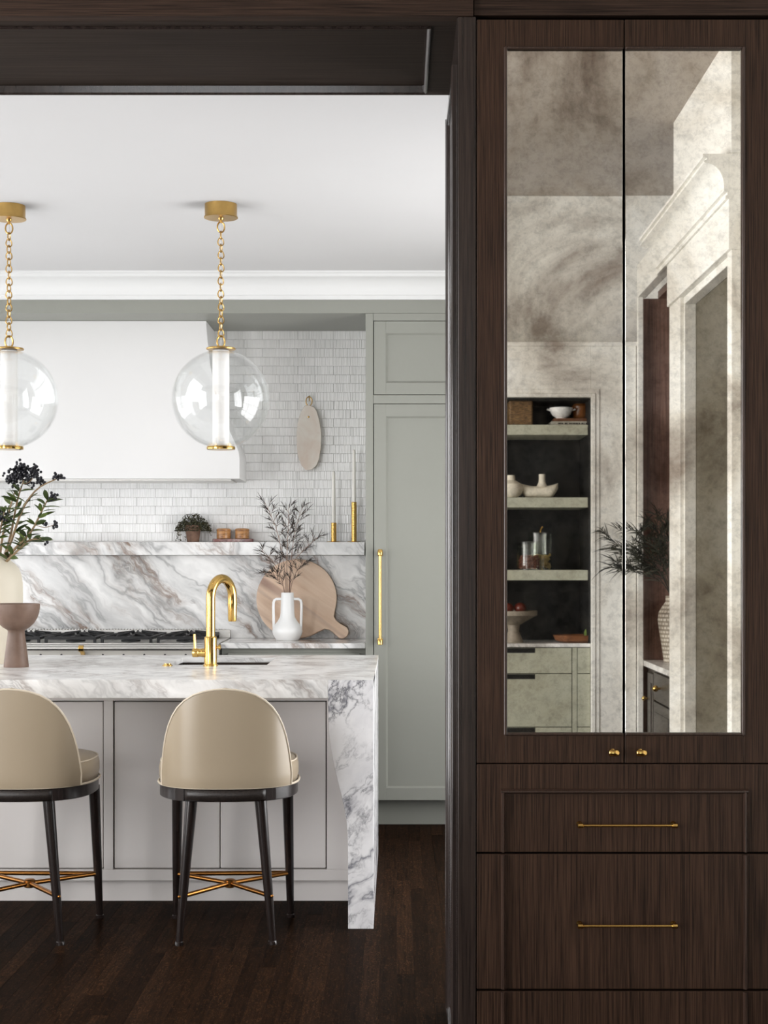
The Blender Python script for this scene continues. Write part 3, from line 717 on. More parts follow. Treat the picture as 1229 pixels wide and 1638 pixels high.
sink = thing('undermount_sink', 'undermount sink sunk in the island top behind faucet', 'sink', ((SKX0 + SKX1) / 2, 6.8, 0.7))
d_ = 0.012; sz0 = IT - 0.24
bm = nb()
box(bm, SKX0 - d_, SKX1 + d_, SKY0 - d_, SKY1 + d_, sz0 - 0.01, sz0)
box(bm, SKX0 - d_, SKX0, SKY0 - d_, SKY1 + d_, sz0, tz0 - 0.001); box(bm, SKX1, SKX1 + d_, SKY0 - d_, SKY1 + d_, sz0, tz0 - 0.001)
box(bm, SKX0, SKX1, SKY0 - d_, SKY0, sz0, tz0 - 0.001); box(bm, SKX0, SKX1, SKY1, SKY1 + d_, sz0, tz0 - 0.001)
mk('basin', bm, 'darksteel', sink, smooth=False)
mk('drain', lathe(nb(), [(0.045, sz0), (0.045, sz0 + 0.004), (0.02, sz0 + 0.002)], ((SKX0 + SKX1) / 2, 6.8, 0), 20), 'brass', sink)

fy = 6.49; fxx = X(337, fy)
fau = thing('kitchen_faucet', 'polished brass gooseneck faucet with side lever on the island', 'faucet', (fxx, fy, IT))
bm = nb(); lathe(bm, [(0.031, 0), (0.031, 0.006), (0.027, 0.008), (0.0265, 0.118), (0.0245, 0.121), (0.021, 0.123)], (0, 0, 0), 28)
mk('base', bm, 'brass', fau, local=True)
r0 = 0.0195; ht = 0.285; R = 0.088; dx, dy = 0.42, 0.907
pts = [(0, 0, 0.12), (0, 0, 0.2)] + [(dx * (R - R * math.cos(t)), dy * (R - R * math.cos(t)), ht - 0.005 + R * 0.93 * math.sin(t)) for t in [PI * i / 16 for i in range(0, 16)]]
endp = (dx * 2 * R * 0.995, dy * 2 * R * 0.995)
pts += [(endp[0], endp[1], ht - 0.02), (endp[0], endp[1], ht - 0.03)]
sp = mk('spout', tube(nb(), pts, r0, 16), 'brass', fau, local=True)
mk('spray_head', lathe(nb(), [(0.0205, 0.0), (0.0205, -0.004), (0.0195, -0.010), (0.0185, -0.072), (0.016, -0.078), (0.010, -0.078)], (endp[0], endp[1], ht - 0.028), 20), 'brass', fau, local=True)
bm = nb(); lathe(bm, [(0.017, -0.075), (0.0185, -0.072), (0.0185, -0.052), (0.017, -0.050), (0.017, -0.038), (0.0185, -0.036), (0.0185, -0.022)], (0, 0, 0.055), 20, 'X')
tube(bm, [(-0.064, 0, 0.07), (-0.066, 0, 0.10), (-0.067, 0, 0.132)], [0.006, 0.0055, 0.005], 10)
mk('lever', bm, 'brass', fau, local=True)
mk('side_button', lathe(nb(), [(0.006, 0.02), (0.006, 0.032), (0.011, 0.033), (0.011, 0.040), (0.006, 0.043)], (0, 0, 0.078), 14, 'X'), 'brass', fau, local=True)
tag(mk('air_switch', lathe(nb(), [(0.022, 0), (0.022, 0.003), (0.016, 0.006), (0.015, 0.010), (0.0, 0.011)], (0, 0, 0), 20), 'brass', loc=(X(268, 6.50), 6.50, IT)), 'small round brass button set in the island top', 'button')

# ------------------------------------------------------------------ pendants
def pendant(px, gpx, Y, label):
    xc = X(px, Y); t = thing('globe_pendant', label, 'pendant lamp', (xc, Y, KC), 'glass globe pendants over the island')
    gz = Z(638.5, Y) - KC; R = 0.1985
    bm = nb(); lathe(bm, [(0.0655, 0.0), (0.0655, -0.046), (0.068, -0.050), (0.0695, -0.054), (0.067, -0.056), (0.02, -0.0565), (0.0, -0.0565)], (0, 0, -0.0005), 40)
    mk('ceiling_canopy', bm, 'brass_s', t, local=True)
    bm = nb(); lathe(bm, [(0.012, 0), (0.010, -0.006), (0.0055, -0.010), (0.0055, -0.020)], (0, 0, -0.056), 14); mk('loop_stem', bm, 'brass_s', t, local=True)
    zt = gz + 0.2035; zb = gz - 0.195; rt = 0.058
    def ring(name, z, rx, rz, wr, rotz, mat='brass_s'):
        pts = [(rx * math.cos(a), 0, rz * math.sin(a)) for a in [2 * PI * i / 18 for i in range(18)]]
        o = mk(name, tube(nb(), pts, wr, 8, True), mat, t, local=True); o.location = (0, 0, z); o.rotation_euler = (0, 0, rotz); return o
    ring('chain_ring', -0.093, 0.0145, 0.0215, 0.0032, 0.1)
    ring('chain_ring', zt + 0.030, 0.0155, 0.024, 0.0036, 0.25)
    top_z, bot_z = -0.112, zt + 0.052
    n = 16; pitch = (top_z - bot_z) / n; proto = None
    for i in range(n):
        zc = top_z - pitch * (i + 0.5); rot = (0.25 if i % 2 else 1.35) + random.uniform(-0.25, 0.25)
        if proto is None:
            pts = [(0.0115 * math.cos(a) * (1 - 0.25 * math.sin(a)), 0, (pitch * 0.5 + 0.0035) * math.sin(a)) for a in [2 * PI * k / 16 for k in range(16)]]
            proto = mk('chain_link', tube(nb(), pts, 0.0025, 7, True), 'brass_s', t, local=True); proto.location = (0, 0, zc); proto.rotation_euler = (0, 0, rot)
        else: inst(proto, t, (random.uniform(-.001, .001), 0, zc), (0, 0, rot))
    mk('cord', tube(nb(), [(0, 0.003, -0.06), (0, 0.004, -0.25), (0, 0.003, zt)], 0.0014, 6), 'wax', t, local=True)
    bm = nb(); lathe(bm, [(0.006, 0.012), (0.008, 0.006), (0.012, 0.005), (rt, 0.004), (rt + 0.002, 0.001), (rt, -0.003), (0.03, -0.003)], (0, 0, zt), 36); mk('top_plate', bm, 'brass_s', t, local=True)
    # glass: double skin, open at the plates
    a0 = math.acos(0.054 / R); prof = []
    for i in range(41):
        a = -a0 + 2 * a0 * i / 40; prof.append((R * math.cos(a), R * math.sin(a)))
    bm = nb(); lathe(bm, prof, (0, 0, gz), 64, cap=False); 
    prof2 = [(r - 0.004, h * 0.985) for r, h in prof]; lathe(bm, prof2, (0, 0, gz), 64, cap=False)
    mk('glass_globe', bm, 'glass', t, local=True, angle=60)
    mk('alabaster_tube', lathe(nb(), [(0.030, zb + 0.004), (0.0345, zb + 0.006), (0.0345, zt - 0.008), (0.030, zt - 0.004)], (0, 0, 0), 36), 'alabaster', t, local=True)
    bm = nb(); lathe(bm, [(0.05, 0.004), (rt - 0.001, 0.003), (rt, 0.0), (rt, -0.008), (rt - 0.002, -0.010), (0.03, -0.010)], (0, 0, zb), 36); mk('bottom_plate', bm, 'brass', t, local=True)
    return t
pendant(353.5, 354.5, 6.336, 'clear glass globe pendant with alabaster tube above the faucet')
pendant(14.5, 16, 6.36, 'clear glass globe pendant above the berry branches, cut by photo edge')

# ------------------------------------------------------------------ stools
def plan(t, off=0.0):
    n = 2.5; c, s = math.cos(t), math.sin(t)
    sx, sy = 0.245 + off, (0.245 + off)
    x = sx * math.copysign(abs(c) ** (2 / n), c); y = sy * math.copysign(abs(s) ** (2 / n), s)
    return x, y - 0.006
def ringsolid(bm, rings, seg=64, cap=True):
    rr = []
    for off, z in rings: rr.append([bm.verts.new((*plan(2 * PI * i / seg, off), z)) for i in range(seg)])
    for q, r in zip(rr, rr[1:]):
        for i in range(seg): bm.faces.new([q[i], q[(i + 1) % seg], r[(i + 1) % seg], r[i]])
    if cap: bm.faces.new(rr[0][::-1]); bm.faces.new(rr[-1])
    return bm
def stool(x, y, rz, label):
    t = thing('counter_stool', label, 'stool', (x, y, 0), 'beige leather counter stools at the island'); t.rotation_euler = (0, 0, rz)
    P = dict(parent=t, local=True)
    mk('seat_frame', ringsolid(nb(), [(-0.008, 0.512), (-0.002, 0.510), (0.004, 0.514), (0.004, 0.553), (-0.002, 0.556)]), 'ebony', angle=40, **P)
    # woven band on the back of the frame
    bm = nb(); n = 18; lo, hi = [], []
    for i in range(n + 1):
        a = -PI / 2 + (i / n - 0.5) * 1.02; px_, py_ = plan(a, 0.0055); lo.append(bm.verts.new((px_, py_, 0.515))); hi.append(bm.verts.new((px_, py_, 0.553)))
    for i in range(n): bm.faces.new([lo[i], lo[i + 1], hi[i + 1], hi[i]])
    o = mk('woven_band', bm, 'weave', **P); so = o.modifiers.new('s', 'SOLIDIFY'); so.thickness = 0.002; so.offset = 0
    for s in (-1, 1):
        px_, py_ = plan(-PI / 2 + s * 0.60, 0.0)
        bm = nb(); 
        a0, a1 = -PI / 2 + s * 0.52, -PI / 2 + s * 0.70
        q0, q1 = plan(a0, 0.007), plan(a1, 0.007); r0_, r1_ = plan(a0, 0.0), plan(a1, 0.0)
        prism(bm, [q0, q1, r1_, r0_], 'Z', 0.511, 0.554); mk('leg_block', bm, 'ebony', bevel=0.001, **P)
    mk('seat_cushion', ringsolid(nb(), [(-0.02, 0.5565), (0.001, 0.560), (0.007, 0.585), (0.007, 0.612), (0.002, 0.632), (-0.008, 0.638), (-0.03, 0.647), (-0.08, 0.655), (-0.15, 0.659), (-0.22, 0.660)]), 'leather', angle=70, **P)
    bm = nb(); tube(bm, [(*plan(2 * PI * i / 72, 0.0085), 0.5590) for i in range(72)], 0.0042, 8, True)
    mk('piping', bm, 'piping', **P)
    bm = nb(); tube(bm, [(*plan(2 * PI * i / 72, 0.000), 0.636) for i in range(72)], 0.0030, 8, True)
    mk('piping', bm, 'piping', **P)
    # backrest shell: dome outline wrapped round the seat
    pf = [(0.5585, 0.2385), (0.60, 0.2395), (0.645, 0.2350), (0.69, 0.2290), (0.735, 0.2200), (0.775, 0.2080), (0.81, 0.1920), (0.84, 0.1720), (0.865, 0.1460), (0.885, 0.1120), (0.897, 0.0760), (0.904, 0.0380), (0.906, 0.004)]
    def outer(u, z, w_, off=0.012):
        xx = u * w_; k = min(1, abs(xx) / (0.2462 + off)); yy = -(0.2462 + off) * (1 - k ** 2.5) ** (1 / 2.5) - 0.006
        return Vector((xx, yy - (z - 0.56) * 0.05, z))
    nu = 28; bm = nb(); rows = []
    pf = [(z, w_ * 0.955) for z, w_ in pf]
    for z, w_ in pf: rows.append([bm.verts.new(outer(math.sin((2 * i / nu - 1) * PI / 2), z, w_)) for i in range(nu + 1)])
    for q, r in zip(rows, rows[1:]):
        for i in range(nu): bm.faces.new([q[i], q[i + 1], r[i + 1], r[i]])
    bmesh.ops.recalc_face_normals(bm, faces=bm.faces[:])
    if bm.faces[len(bm.faces) // 2].normal.y > 0: bmesh.ops.reverse_faces(bm, faces=bm.faces[:])
    me = bpy.data.meshes.new('backrest'); bm.to_mesh(me); bm.free(); o = bpy.data.objects.new('backrest', me); COL.objects.link(o); me.materials.append(M['leather']); o.parent = t
    so = o.modifiers.new('s', 'SOLIDIFY'); so.thickness = 0.048; so.offset = -1
    bv = o.modifiers.new('b', 'BEVEL'); bv.width = 0.012; bv.segments = 3; bv.limit_method = 'ANGLE'; bv.angle_limit = math.radians(50)
    me.polygons.foreach_set('use_smooth', [True] * len(me.polygons))
    pts = [outer(-1, z, w_) + Vector((-0.001, 0.001, 0.0)) for z, w_ in pf] + [outer(1, z, w_) + Vector((0.001, 0.001, 0)) for z, w_ in pf[::-1]]
    mk('piping', tube(nb(), pts, 0.0036, 8), 'piping', **P)
    # legs: the pair on the island side, then the splayed pair under the back
    FT = {}
    for s in (-1, 1):
        for nm, a, b in (('isl', (s * 0.206, 0.165), (s * 0.216, 0.222)), ('cam', (s * 0.121, -0.190), (s * 0.165, -0.196))):
            bm = nb(); lathe(bm, [(0.0215, 0.512), (0.0205, 0.45), (0.0165, 0.2), (0.0125, 0.014), (0.0150, 0.011), (0.0155, 0.0), ], (0, 0, 0), 16)
            for v in bm.verts:
                k = 1 - min(1, v.co.z / 0.512); v.co.x += a[0] + (b[0] - a[0]) * k; v.co.y += a[1] + (b[1] - a[1]) * k
            mk('leg', bm, 'ebony', **P)
            k = 1 - 0.172 / 0.512; FT[(nm, s)] = Vector((a[0] + (b[0] - a[0]) * k, a[1] + (b[1] - a[1]) * k, 0.172))
    c = Vector((0, 0.02, 0.172))
    for s in (-1, 1):
        mk('stretcher', tube(nb(), [FT[('cam', s)], c, FT[('isl', -s)]], 0.0085, 12), 'bronze', **P)
        e = FT[('cam', s)]; ball_ = nb(); ball(ball_, e + Vector((s * 0.012, -0.012, 0)), 0.006, 10, 6); mk('cap_screw', ball_, 'bronze', **P)
    mk('footrest', tube(nb(), [FT[('isl', -1)], FT[('isl', 1)]], 0.0085, 12), 'bronze', **P)
    mk('stretcher_hub', lathe(nb(), [(0.014, -0.016), (0.021, -0.012), (0.021, 0.012), (0.014, 0.016)], tuple(c), 20), 'bronze', **P)
    return t
stool(-0.610, 5.70, 0.04, 'beige leather counter stool with curved back, standing nearest the waterfall leg')
stool(-1.345, 5.70, -0.02, 'beige leather counter stool cut off by the left photo edge')

# ------------------------------------------------------------------ things on the island
pb = thing('pedestal_bowl', 'brown textured ceramic pedestal bowl on the island', 'bowl', (X(26, 6.43), 6.43, IT)); q = 1 / 389.0
out = [(19.5, 0), (19.8, 2), (19, 10), (17.2, 25), (15, 42), (13.6, 52), (13.2, 58), (15, 60), (21, 63.5), (28, 70), (33, 78), (36, 87), (37.2, 95), (37.4, 101), (36.2, 101.6), (35.2, 100.5), (34.6, 94), (32, 84), (26, 75), (16, 70), (0.2, 69)]
mk('bowl', lathe(nb(), [(r * q, h * q) for r, h in out], (0, 0, 0), 40), 'terracotta', pb, local=True, angle=50)
VY = 6.70; vx = X(-7, VY); q = VY / 2500
vz0 = IT
vase = thing('stoneware_vase', 'tall sand coloured shouldered vase holding berry branches', 'vase', (vx, VY, vz0))
out = [(40, 0), (41, 2), (42.5, 60), (43, 110), (42.6, 128), (40.5, 142), (36.5, 152), (30, 160), (24, 164.5), (22, 168), (21.5, 172), (20, 173), (18.5, 171), (18, 160), (25, 150), (30, 60), (0.2, 30)]
mk('body', lathe(nb(), [(r * q, h * q * 0.99) for r, h in out], (0, 0, 0), 40), 'stoneware', vase, local=True, angle=50)

def leafmesh(name, L, W, mat, fold=0.25, curl=0.2):
    bm = nb(); n = 5; up, dn, md = [], [], []
    for i in range(n + 1):
        s = i / n; w_ = W * math.sin(PI * min(1, s * 0.96 + 0.04)) ** 0.8 if i < n else 0.0002
        zz = -curl * L * s * s
        md.append(bm.verts.new((0, L * s, zz))); up.append(bm.verts.new((w_, L * s, zz + fold * w_))); dn.append(bm.verts.new((-w_, L * s, zz + fold * w_)))
    for i in range(n):
        bm.faces.new([md[i], md[i + 1], up[i + 1], up[i]]); bm.faces.new([md[i + 1], md[i], dn[i], dn[i + 1]])
    bmesh.ops.recalc_face_normals(bm, faces=bm.faces[:])
    me = bpy.data.meshes.new(name); bm.to_mesh(me); bm.free(); me.materials.append(M[mat])
    me.polygons.foreach_set('use_smooth', [True] * len(me.polygons)); return me
def curve_pts(ctrl, n=14):
    c = [Vector(p) for p in ctrl]; c = [c[0] * 2 - c[1]] + c + [c[-1] * 2 - c[-2]]; out = []
    m = len(c) - 3
    for i in range(n + 1):
        u = i / n * m; k = min(int(u), m - 1); f = u - k; p0, p1, p2, p3 = c[k:k + 4]
        out.append(0.5 * ((2 * p1) + (p2 - p0) * f + (2 * p0 - 5 * p1 + 4 * p2 - p3) * f * f + (3 * p1 - p0 - 3 * p2 + p3) * f ** 3))
    return out
LEAF = [leafmesh('leaf', L, W, 'leaf') for L, W in ((0.060, 0.0085), (0.074, 0.0105), (0.048, 0.0075))]
rl = random.Random(5)
def berry_branch(ctrl, leaves, clusters, label, twigs=()):
    P0 = ctrl[0]; t = thing('berry_branch', label, 'branch', P0, 'berry branches in the sand vase')
    pts = curve_pts([Vector(p) - Vector(P0) for p in ctrl]); n = len(pts)
    bm = nb(); tube(bm, pts, [0.0068 - 0.0046 * i / n for i in range(n)], 7)
    for (f, end) in twigs:
        a = pts[int(f * (n - 1))]; b = Vector(end) - Vector(P0); m = (a + b) / 2 + Vector((0, 0, -0.01)); tube(bm, curve_pts([a, m, b], 6), 0.0017, 5)
    mk('stem', bm, 'twig', t, local=True)
    for f in [g + d for g in leaves for d in (0, 0.03)]:
        f = min(f, 1.0)
        p = pts[int(f * (n - 1))]; d = (pts[min(int(f * (n - 1)) + 1, n - 1)] - pts[max(int(f * (n - 1)) - 1, 0)]).normalized()
        ang = rl.uniform(0, 2 * PI); side = Vector((math.cos(ang), math.sin(ang) * 0.7, rl.uniform(-0.15, 0.5))).normalized(); dr = (d * rl.uniform(0.3, 0.8) + side).normalized()
        o = bpy.data.objects.new('leaf', rl.choice(LEAF)); COL.objects.link(o); o.parent = t
        o.location = p; o.rotation_mode = 'QUATERNION'
        o.rotation_quaternion = dr.to_track_quat('Y', 'Z') @ Matrix.Rotation(rl.uniform(-1, 1), 3, 'Y').to_quaternion()
    for (cpt, num, sp) in clusters:
        bm = nb(); cc = Vector(cpt) - Vector(P0)
        for k in range(int(num * 1.7)):
            d = Vector((rl.gauss(0, 1), rl.gauss(0, 1) * 0.8, rl.gauss(0, 0.75))) * sp * 0.55
            ball(bm, cc + d, rl.uniform(0.0052, 0.0068), 8, 6)
            if k % 3 == 0: tube(bm, [cc - Vector((0, 0, sp * 0.6)), cc + d], 0.0009, 4)
        mk('berry_cluster', bm, 'berry', t, local=True)
    return t
B = lambda px, py, y: (X(px, y), y, Z(py, y))
berry_branch([B(2, 905, 6.70), B(16, 860, 6.69), B(28, 800, 6.68), B(38, 768, 6.67)], [0.42, 0.5, 0.56, 0.6, 0.66, 0.7, 0.76, 0.8, 0.84], [(B(30, 757, 6.67), 46, 0.042), (B(55, 757, 6.68), 34, 0.036), (B(36, 748, 6.68), 24, 0.028)], 'thick tan branch topped by the largest black berry cluster', [(0.97, B(55, 762, 6.68))])
berry_branch([B(-2, 905, 6.72), B(4, 858, 6.73), B(14, 820, 6.74), B(24, 786, 6.75)], [0.4, 0.5, 0.58, 0.65, 0.72, 0.8], [(B(20, 766, 6.75), 30, 0.034), (B(44, 770, 6.74), 16, 0.028)], 'slimmer tan branch at the photo edge under dense berries')
berry_branch([B(5, 903, 6.71), B(22, 880, 6.66), B(50, 850, 6.62), B(68, 815, 6.60), B(76, 800, 6.60)], [0.12, 0.2, 0.3, 0.36, 0.42, 0.48, 0.54, 0.58, 0.62, 0.66, 0.72, 0.78, 0.84, 0.9, 0.94, 0.98, 0.99], [(B(83, 793, 6.60), 12, 0.020), (B(88, 840, 6.60), 6, 0.014), (B(75, 868, 6.60), 1, 0.002), (B(70, 838, 6.61), 4, 0.014)], 'leafy green branch arching to the right with few berries', [(0.62, B(86, 840, 6.60))])
berry_branch([B(3, 904, 6.69), B(20, 860, 6.64), B(36, 815, 6.60), B(60, 782, 6.60), B(95, 764, 6.60)], [0.3, 0.36, 0.42, 0.48, 0.52, 0.56, 0.6, 0.64], [(B(94, 762, 6.60), 13, 0.022), (B(64, 769, 6.62), 12, 0.022)], 'long thin branch reaching farthest right with a small berry tip')
berry_branch([B(-6, 905, 6.70), B(-4, 870, 6.66), B(2, 840, 6.63), B(8, 815, 6.62)], [0.3, 0.4, 0.46, 0.5, 0.56, 0.62, 0.68, 0.74, 0.8, 0.9, 0.96], [(B(6, 828, 6.62), 12, 0.026)], 'short upright leafy branch low on the left with scattered berries')
berry_branch([B(4, 904, 6.68), B(24, 885, 6.63), B(45, 865, 6.60), B(66, 862, 6.58)], [0.2, 0.3, 0.36, 0.44, 0.52, 0.6, 0.68, 0.76, 0.84, 0.92, 0.99], [(B(74, 868, 6.58), 2, 0.008)], 'low leafy sprig drooping over the vase shoulder')

# ------------------------------------------------------------------ things on the back worktop
WY = 8.30; q = WY / 2500
wv = thing('handled_vase', 'white matte vase with two square handles', 'vase', (X(460, WY), WY, CT))
out = [(17.5, 0), (18.2, 1), (23, 9), (24.2, 14), (23.5, 19), (20, 25), (15.5, 31), (12.2, 37), (11.2, 44), (10.6, 60), (10.0, 75), (9.4, 76.3), (8.6, 75.5), (8.8, 60), (9, 40), (14, 20), (0.2, 8)]
mk('body', lathe(nb(), [(r * q, h * q) for r, h in out], (0, 0, 0), 40), 'porcelain', wv, local=True, angle=60)
for s in (-1, 1):
    pts = [(s * 21.5, 17), (s * 22.0, 30), (s * 22.5, 52), (s * 22.3, 60), (s * 21, 64), (s * 18, 65.8), (s * 10, 66)]
    mk('handle', tube(nb(), [(a * q, 0, b * q) for a, b in pts], 0.0072, 10), 'porcelain', wv, local=True)

rf = random.Random(9)
def blade(bm, p, d, L, w_, droop):
    d = d.normalized(); side = d.cross(Vector((0.2, 1, 0.1))).normalized(); prev = None; n = 4
    for i in range(n + 1):
        s = i / n; c = p + d * L * s + Vector((0, 0, -droop * L * s * s)); ww = w_ * (1 - s) ** 0.7 * (0.5 + s if s < 0.5 else 1) + 0.0001
        cur = (bm.verts.new(c + side * ww), bm.verts.new(c - side * ww))
        if prev: bm.faces.new([prev[0], prev[1], cur[1], cur[0]])
        prev = cur
def feather_branch(ctrl, label, nside, blen, f0=0.3, mat='feather', stem='twig_p', group='feathery branches in the white vase', name='feathery_branch', bw=0.0024, droop=0.35, sr=0.0026, spread=1.0):
    P0 = Vector(ctrl[0]); t = thing(name, label, 'branch', tuple(P0), group)
    pts = curve_pts([Vector(p) - P0 for p in ctrl], 20); n = len(pts)
    sb = nb(); tube(sb, pts, [sr * (1 - 0.75 * i / n) for i in range(n)], 6); fb = nb()
    for k in range(nside):
        f = f0 + (1 - f0) * (k + 0.5) / nside; i = int(f * (n - 1)); p = pts[i]; d = (pts[min(i + 1, n - 1)] - pts[max(0, i - 1)]).normalized()
        s = 1 if k % 2 else -1; out = Vector((s * rf.uniform(0.5, 1.0), rf.uniform(-0.7, 0.5), rf.uniform(-0.1, 0.4))) * spread
        sd = (d * 0.9 + out).normalized(); L = blen * rf.uniform(0.7, 1.3) * (1.15 - 0.45 * f)
        tw = [p, p + sd * L * 0.5 + Vector((0, 0, 0.1 * L)), p + sd * L + Vector((0, 0, -0.02 * L))]; cp = curve_pts(tw, 5)
        tube(sb, cp, [sr * 0.42, sr * .38, sr * .32, sr * .28, sr * .22, sr * .18], 4)
        for j, c in enumerate(cp[1:]):
            for m in range(2):
                bd = (sd + Vector((rf.uniform(-0.7, 0.7), rf.uniform(-0.6, 0.6), rf.uniform(-0.25, 0.75)))).normalized()
                blade(fb, c, bd, blen * rf.uniform(0.55, 1.05), bw * rf.uniform(0.6, 0.95), droop * rf.uniform(0.2, 1.2))
    mk('stem', sb, stem, t, local=True); o = mk('foliage', fb, mat, t, local=True); o['kind'] = 'stuff'
    return t
V = lambda px, py, y=WY: (X(px, y), y, Z(py, y))
feather_branch([V(458, 952), V(456, 915, 8.29), V(446, 860, 8.28), V(436, 830, 8.27), V(424, 804, 8.27)], 'feathery dark branch reaching highest on the left of white vase', 13, 0.062, 0.35)
feather_branch([V(460, 952), V(459, 900, 8.28), V(461, 850, 8.27), V(462, 808, 8.27)], 'upright feathery branch rising straight above white vase', 14, 0.058, 0.35)
feather_branch([V(462, 952), V(465, 905, 8.29), V(472, 850, 8.29), V(484, 810, 8.29)], 'feathery branch leaning right beside the upright one', 14, 0.062, 0.35)
feather_branch([V(463, 952), V(468, 905, 8.27), V(484, 882, 8.25), V(510, 858, 8.24)], 'feathery sprig arching right toward candlesticks', 8, 0.055, 0.55)
feather_branch([V(456, 952), V(450, 925, 8.27), V(438, 900, 8.25), V(418, 880, 8.24)], 'feathery sprig arching left above round board', 10, 0.062, 0.3)
feather_branch([V(457, 952), V(452, 935, 8.26), V(440, 922, 8.24), V(422, 918, 8.23)], 'lowest feathery sprig drooping left over white vase', 8, 0.058, 0.25)
feather_branch([V(464, 952), V(468, 930, 8.26), V(476, 912, 8.25), V(490, 900, 8.24)], 'short feathery sprig bending right in front of round board', 8, 0.055, 0.25)

# round board leaning on the splashback
bq = 8.42 / 2500; R = 64.5 * bq
ang = -math.radians(36.5); ca, sa = math.cos(ang), math.sin(ang)
half = math.asin(15 / 64.5)
pts = []
a0, a1 = ang + half + 0.12, ang - half - 0.12 + 2 * PI
for i in range(57):
    a = a0 + (a1 - a0) * i / 56; pts.append((R * math.cos(a), R * math.sin(a)))
def hl(u, v): return ((u * ca - v * sa) * bq, (u * sa + v * ca) * bq)
pts += [hl(66, -12.5), hl(72, -9.5), hl(80, -9), hl(88, -10)]
pts += [hl(91 + 10.5 * math.cos(a), 10.5 * math.sin(a)) for a in [-PI / 2 * 0.9 + PI * 0.9 * i / 10 for i in range(11)]]
pts += [hl(88, 10), hl(80, 9), hl(72, 9.5), hl(66, 12.5)]
bo = mk('round_board', prism(nb(), pts, 'Y', -0.010, 0.010), 'board', bevel=0.004, angle=40)
lean = -math.asin(0.088 / (2 * R)); bo.rotation_euler = (lean, 0, 0); bo.location = (X(474.5, 8.43), 8.442, CT + R * math.cos(lean) + 0.004)
tag(bo, 'round pale wooden serving board with handle leaning on splashback', 'board')

# ------------------------------------------------------------------ things on the ledge
LY = 8.462; lq = LY / 2500
def candle(px, hold, tip, label):
    t = thing('candlestick', label, 'candlestick', (X(px, LY), LY, LEDGE_T)); h = (866 - hold) * lq; r = 0.0150
    prof = [(0.036, 0.0), (0.037, 0.001), (0.036, 0.003), (r, 0.0035)]
    nrib = int(h / 0.0085)
    for i in range(nrib):
        z = 0.004 + (h - 0.004) * i / nrib; dz = (h - 0.004) / nrib
        prof += [(r - 0.0012, z), (r, z + dz * 0.25), (r, z + dz * 0.75)]
    prof += [(r - 0.001, h), (0.009, h), (0.009, h - 0.004)]
    mk('holder', lathe(nb(), prof, (0, 0, 0), 24), 'brass', t, local=True, angle=60)
    ht = (866 - tip) * lq
    c_ = mk('candle', lathe(nb(), [(0.0088, h - 0.004), (0.0104, h + 0.004), (0.0100, h + 0.02), (0.0080, ht - 0.01), (0.004, ht - 0.002), (0.001, ht)], (0, 0, 0), 16), 'wax', t, local=True)
    mk('wick', tube(nb(), [(0, 0, ht - 0.002), (0.0008, 0, ht + 0.008)], 0.0008, 5), 'wax', c_, local=True)
candle(534, 835, 752, 'short ribbed brass candlestick with white taper candle')
candle(566.5, 802, 718, 'tall ribbed brass candlestick with white taper candle beside cabinet')
# tray and two turned jars
tx0, tx1 = X(341.5, LY), X(406, LY)
def rr(x0, x1, y0, y1, r, n=5):
    o = []
    for cx, cy, s in ((x1 - r, y1 - r, 0), (x0 + r, y1 - r, 1), (x0 + r, y0 + r, 2), (x1 - r, y0 + r, 3)):
        for i in range(n + 1):
            a = s * PI / 2 + PI / 2 * i / n; o.append((cx + r * math.cos(a), cy + r * math.sin(a)))
    return o
tag(mk('stone_tray', prism(nb(), rr(tx0, tx1, 8.415, 8.512, 0.012), 'Z', LEDGE_T, LEDGE_T + 0.018), 'plum', bevel=0.002), 'small plum and rose marble tray under two wooden jars', 'tray')
def jar(px, label):
    t = thing('wooden_jar', label, 'jar', (X(px, LY), LY, LEDGE_T + 0.018), 'turned wooden jars on the tray')
    r = 11.2 * lq
    mk('body', lathe(nb(), [(r * 0.94, 0), (r, 0.003), (r, 0.040), (r * 0.98, 0.042)], (0, 0, 0), 28), 'olive', t, local=True)
    mk('lid', lathe(nb(), [(r * 0.96, 0.042), (r * 1.03, 0.044), (r * 1.03, 0.050), (r * 0.9, 0.055), (r * 0.3, 0.057), (0.001, 0.057)], (0, 0, 0), 28), 'olive', t, local=True)
jar(358, 'left lidded wooden jar, nearer the potted plant'); jar(387.5, 'right lidded wooden jar on the tray, nearer the feathery branches')
# potted trailing plant
pp = thing('potted_plant', 'small trailing green plant in aged clay pot', 'potted plant', (X(309, LY), LY, LEDGE_T))
mk('pot', lathe(nb(), [(0.031, 0), (0.032, 0.001), (0.041, 0.066), (0.0445, 0.067), (0.046, 0.088), (0.0455, 0.092), (0.041, 0.092), (0.039, 0.078), (0.0, 0.078)], (0, 0, 0), 28), 'clay', pp, local=True)
bm = nb(); rp = random.Random(3); sb = nb()
def tiny(bm, c, s):
    n = Vector((rp.gauss(0, 1), rp.gauss(0, 1), rp.gauss(0.4, 1))).normalized(); u = n.orthogonal().normalized(); v = n.cross(u)
    bm.faces.new([bm.verts.new(c + u * s), bm.verts.new(c + v * s * 0.7), bm.verts.new(c - u * s), bm.verts.new(c - v * s * 0.7)])
for k in range(1700):
    a = rp.uniform(0, 2 * PI); rad = 0.100 * math.sqrt(rp.random()); h = 0.158 * (1 - (rad / 0.125) ** 2.4) * rp.uniform(0.6, 1)
    c = Vector((rad * math.cos(a), max(min(rad * math.sin(a) * 0.62, 0.052), -0.052), max(h, 0.062)))
    tiny(bm, c, rp.uniform(0.003, 0.0062))
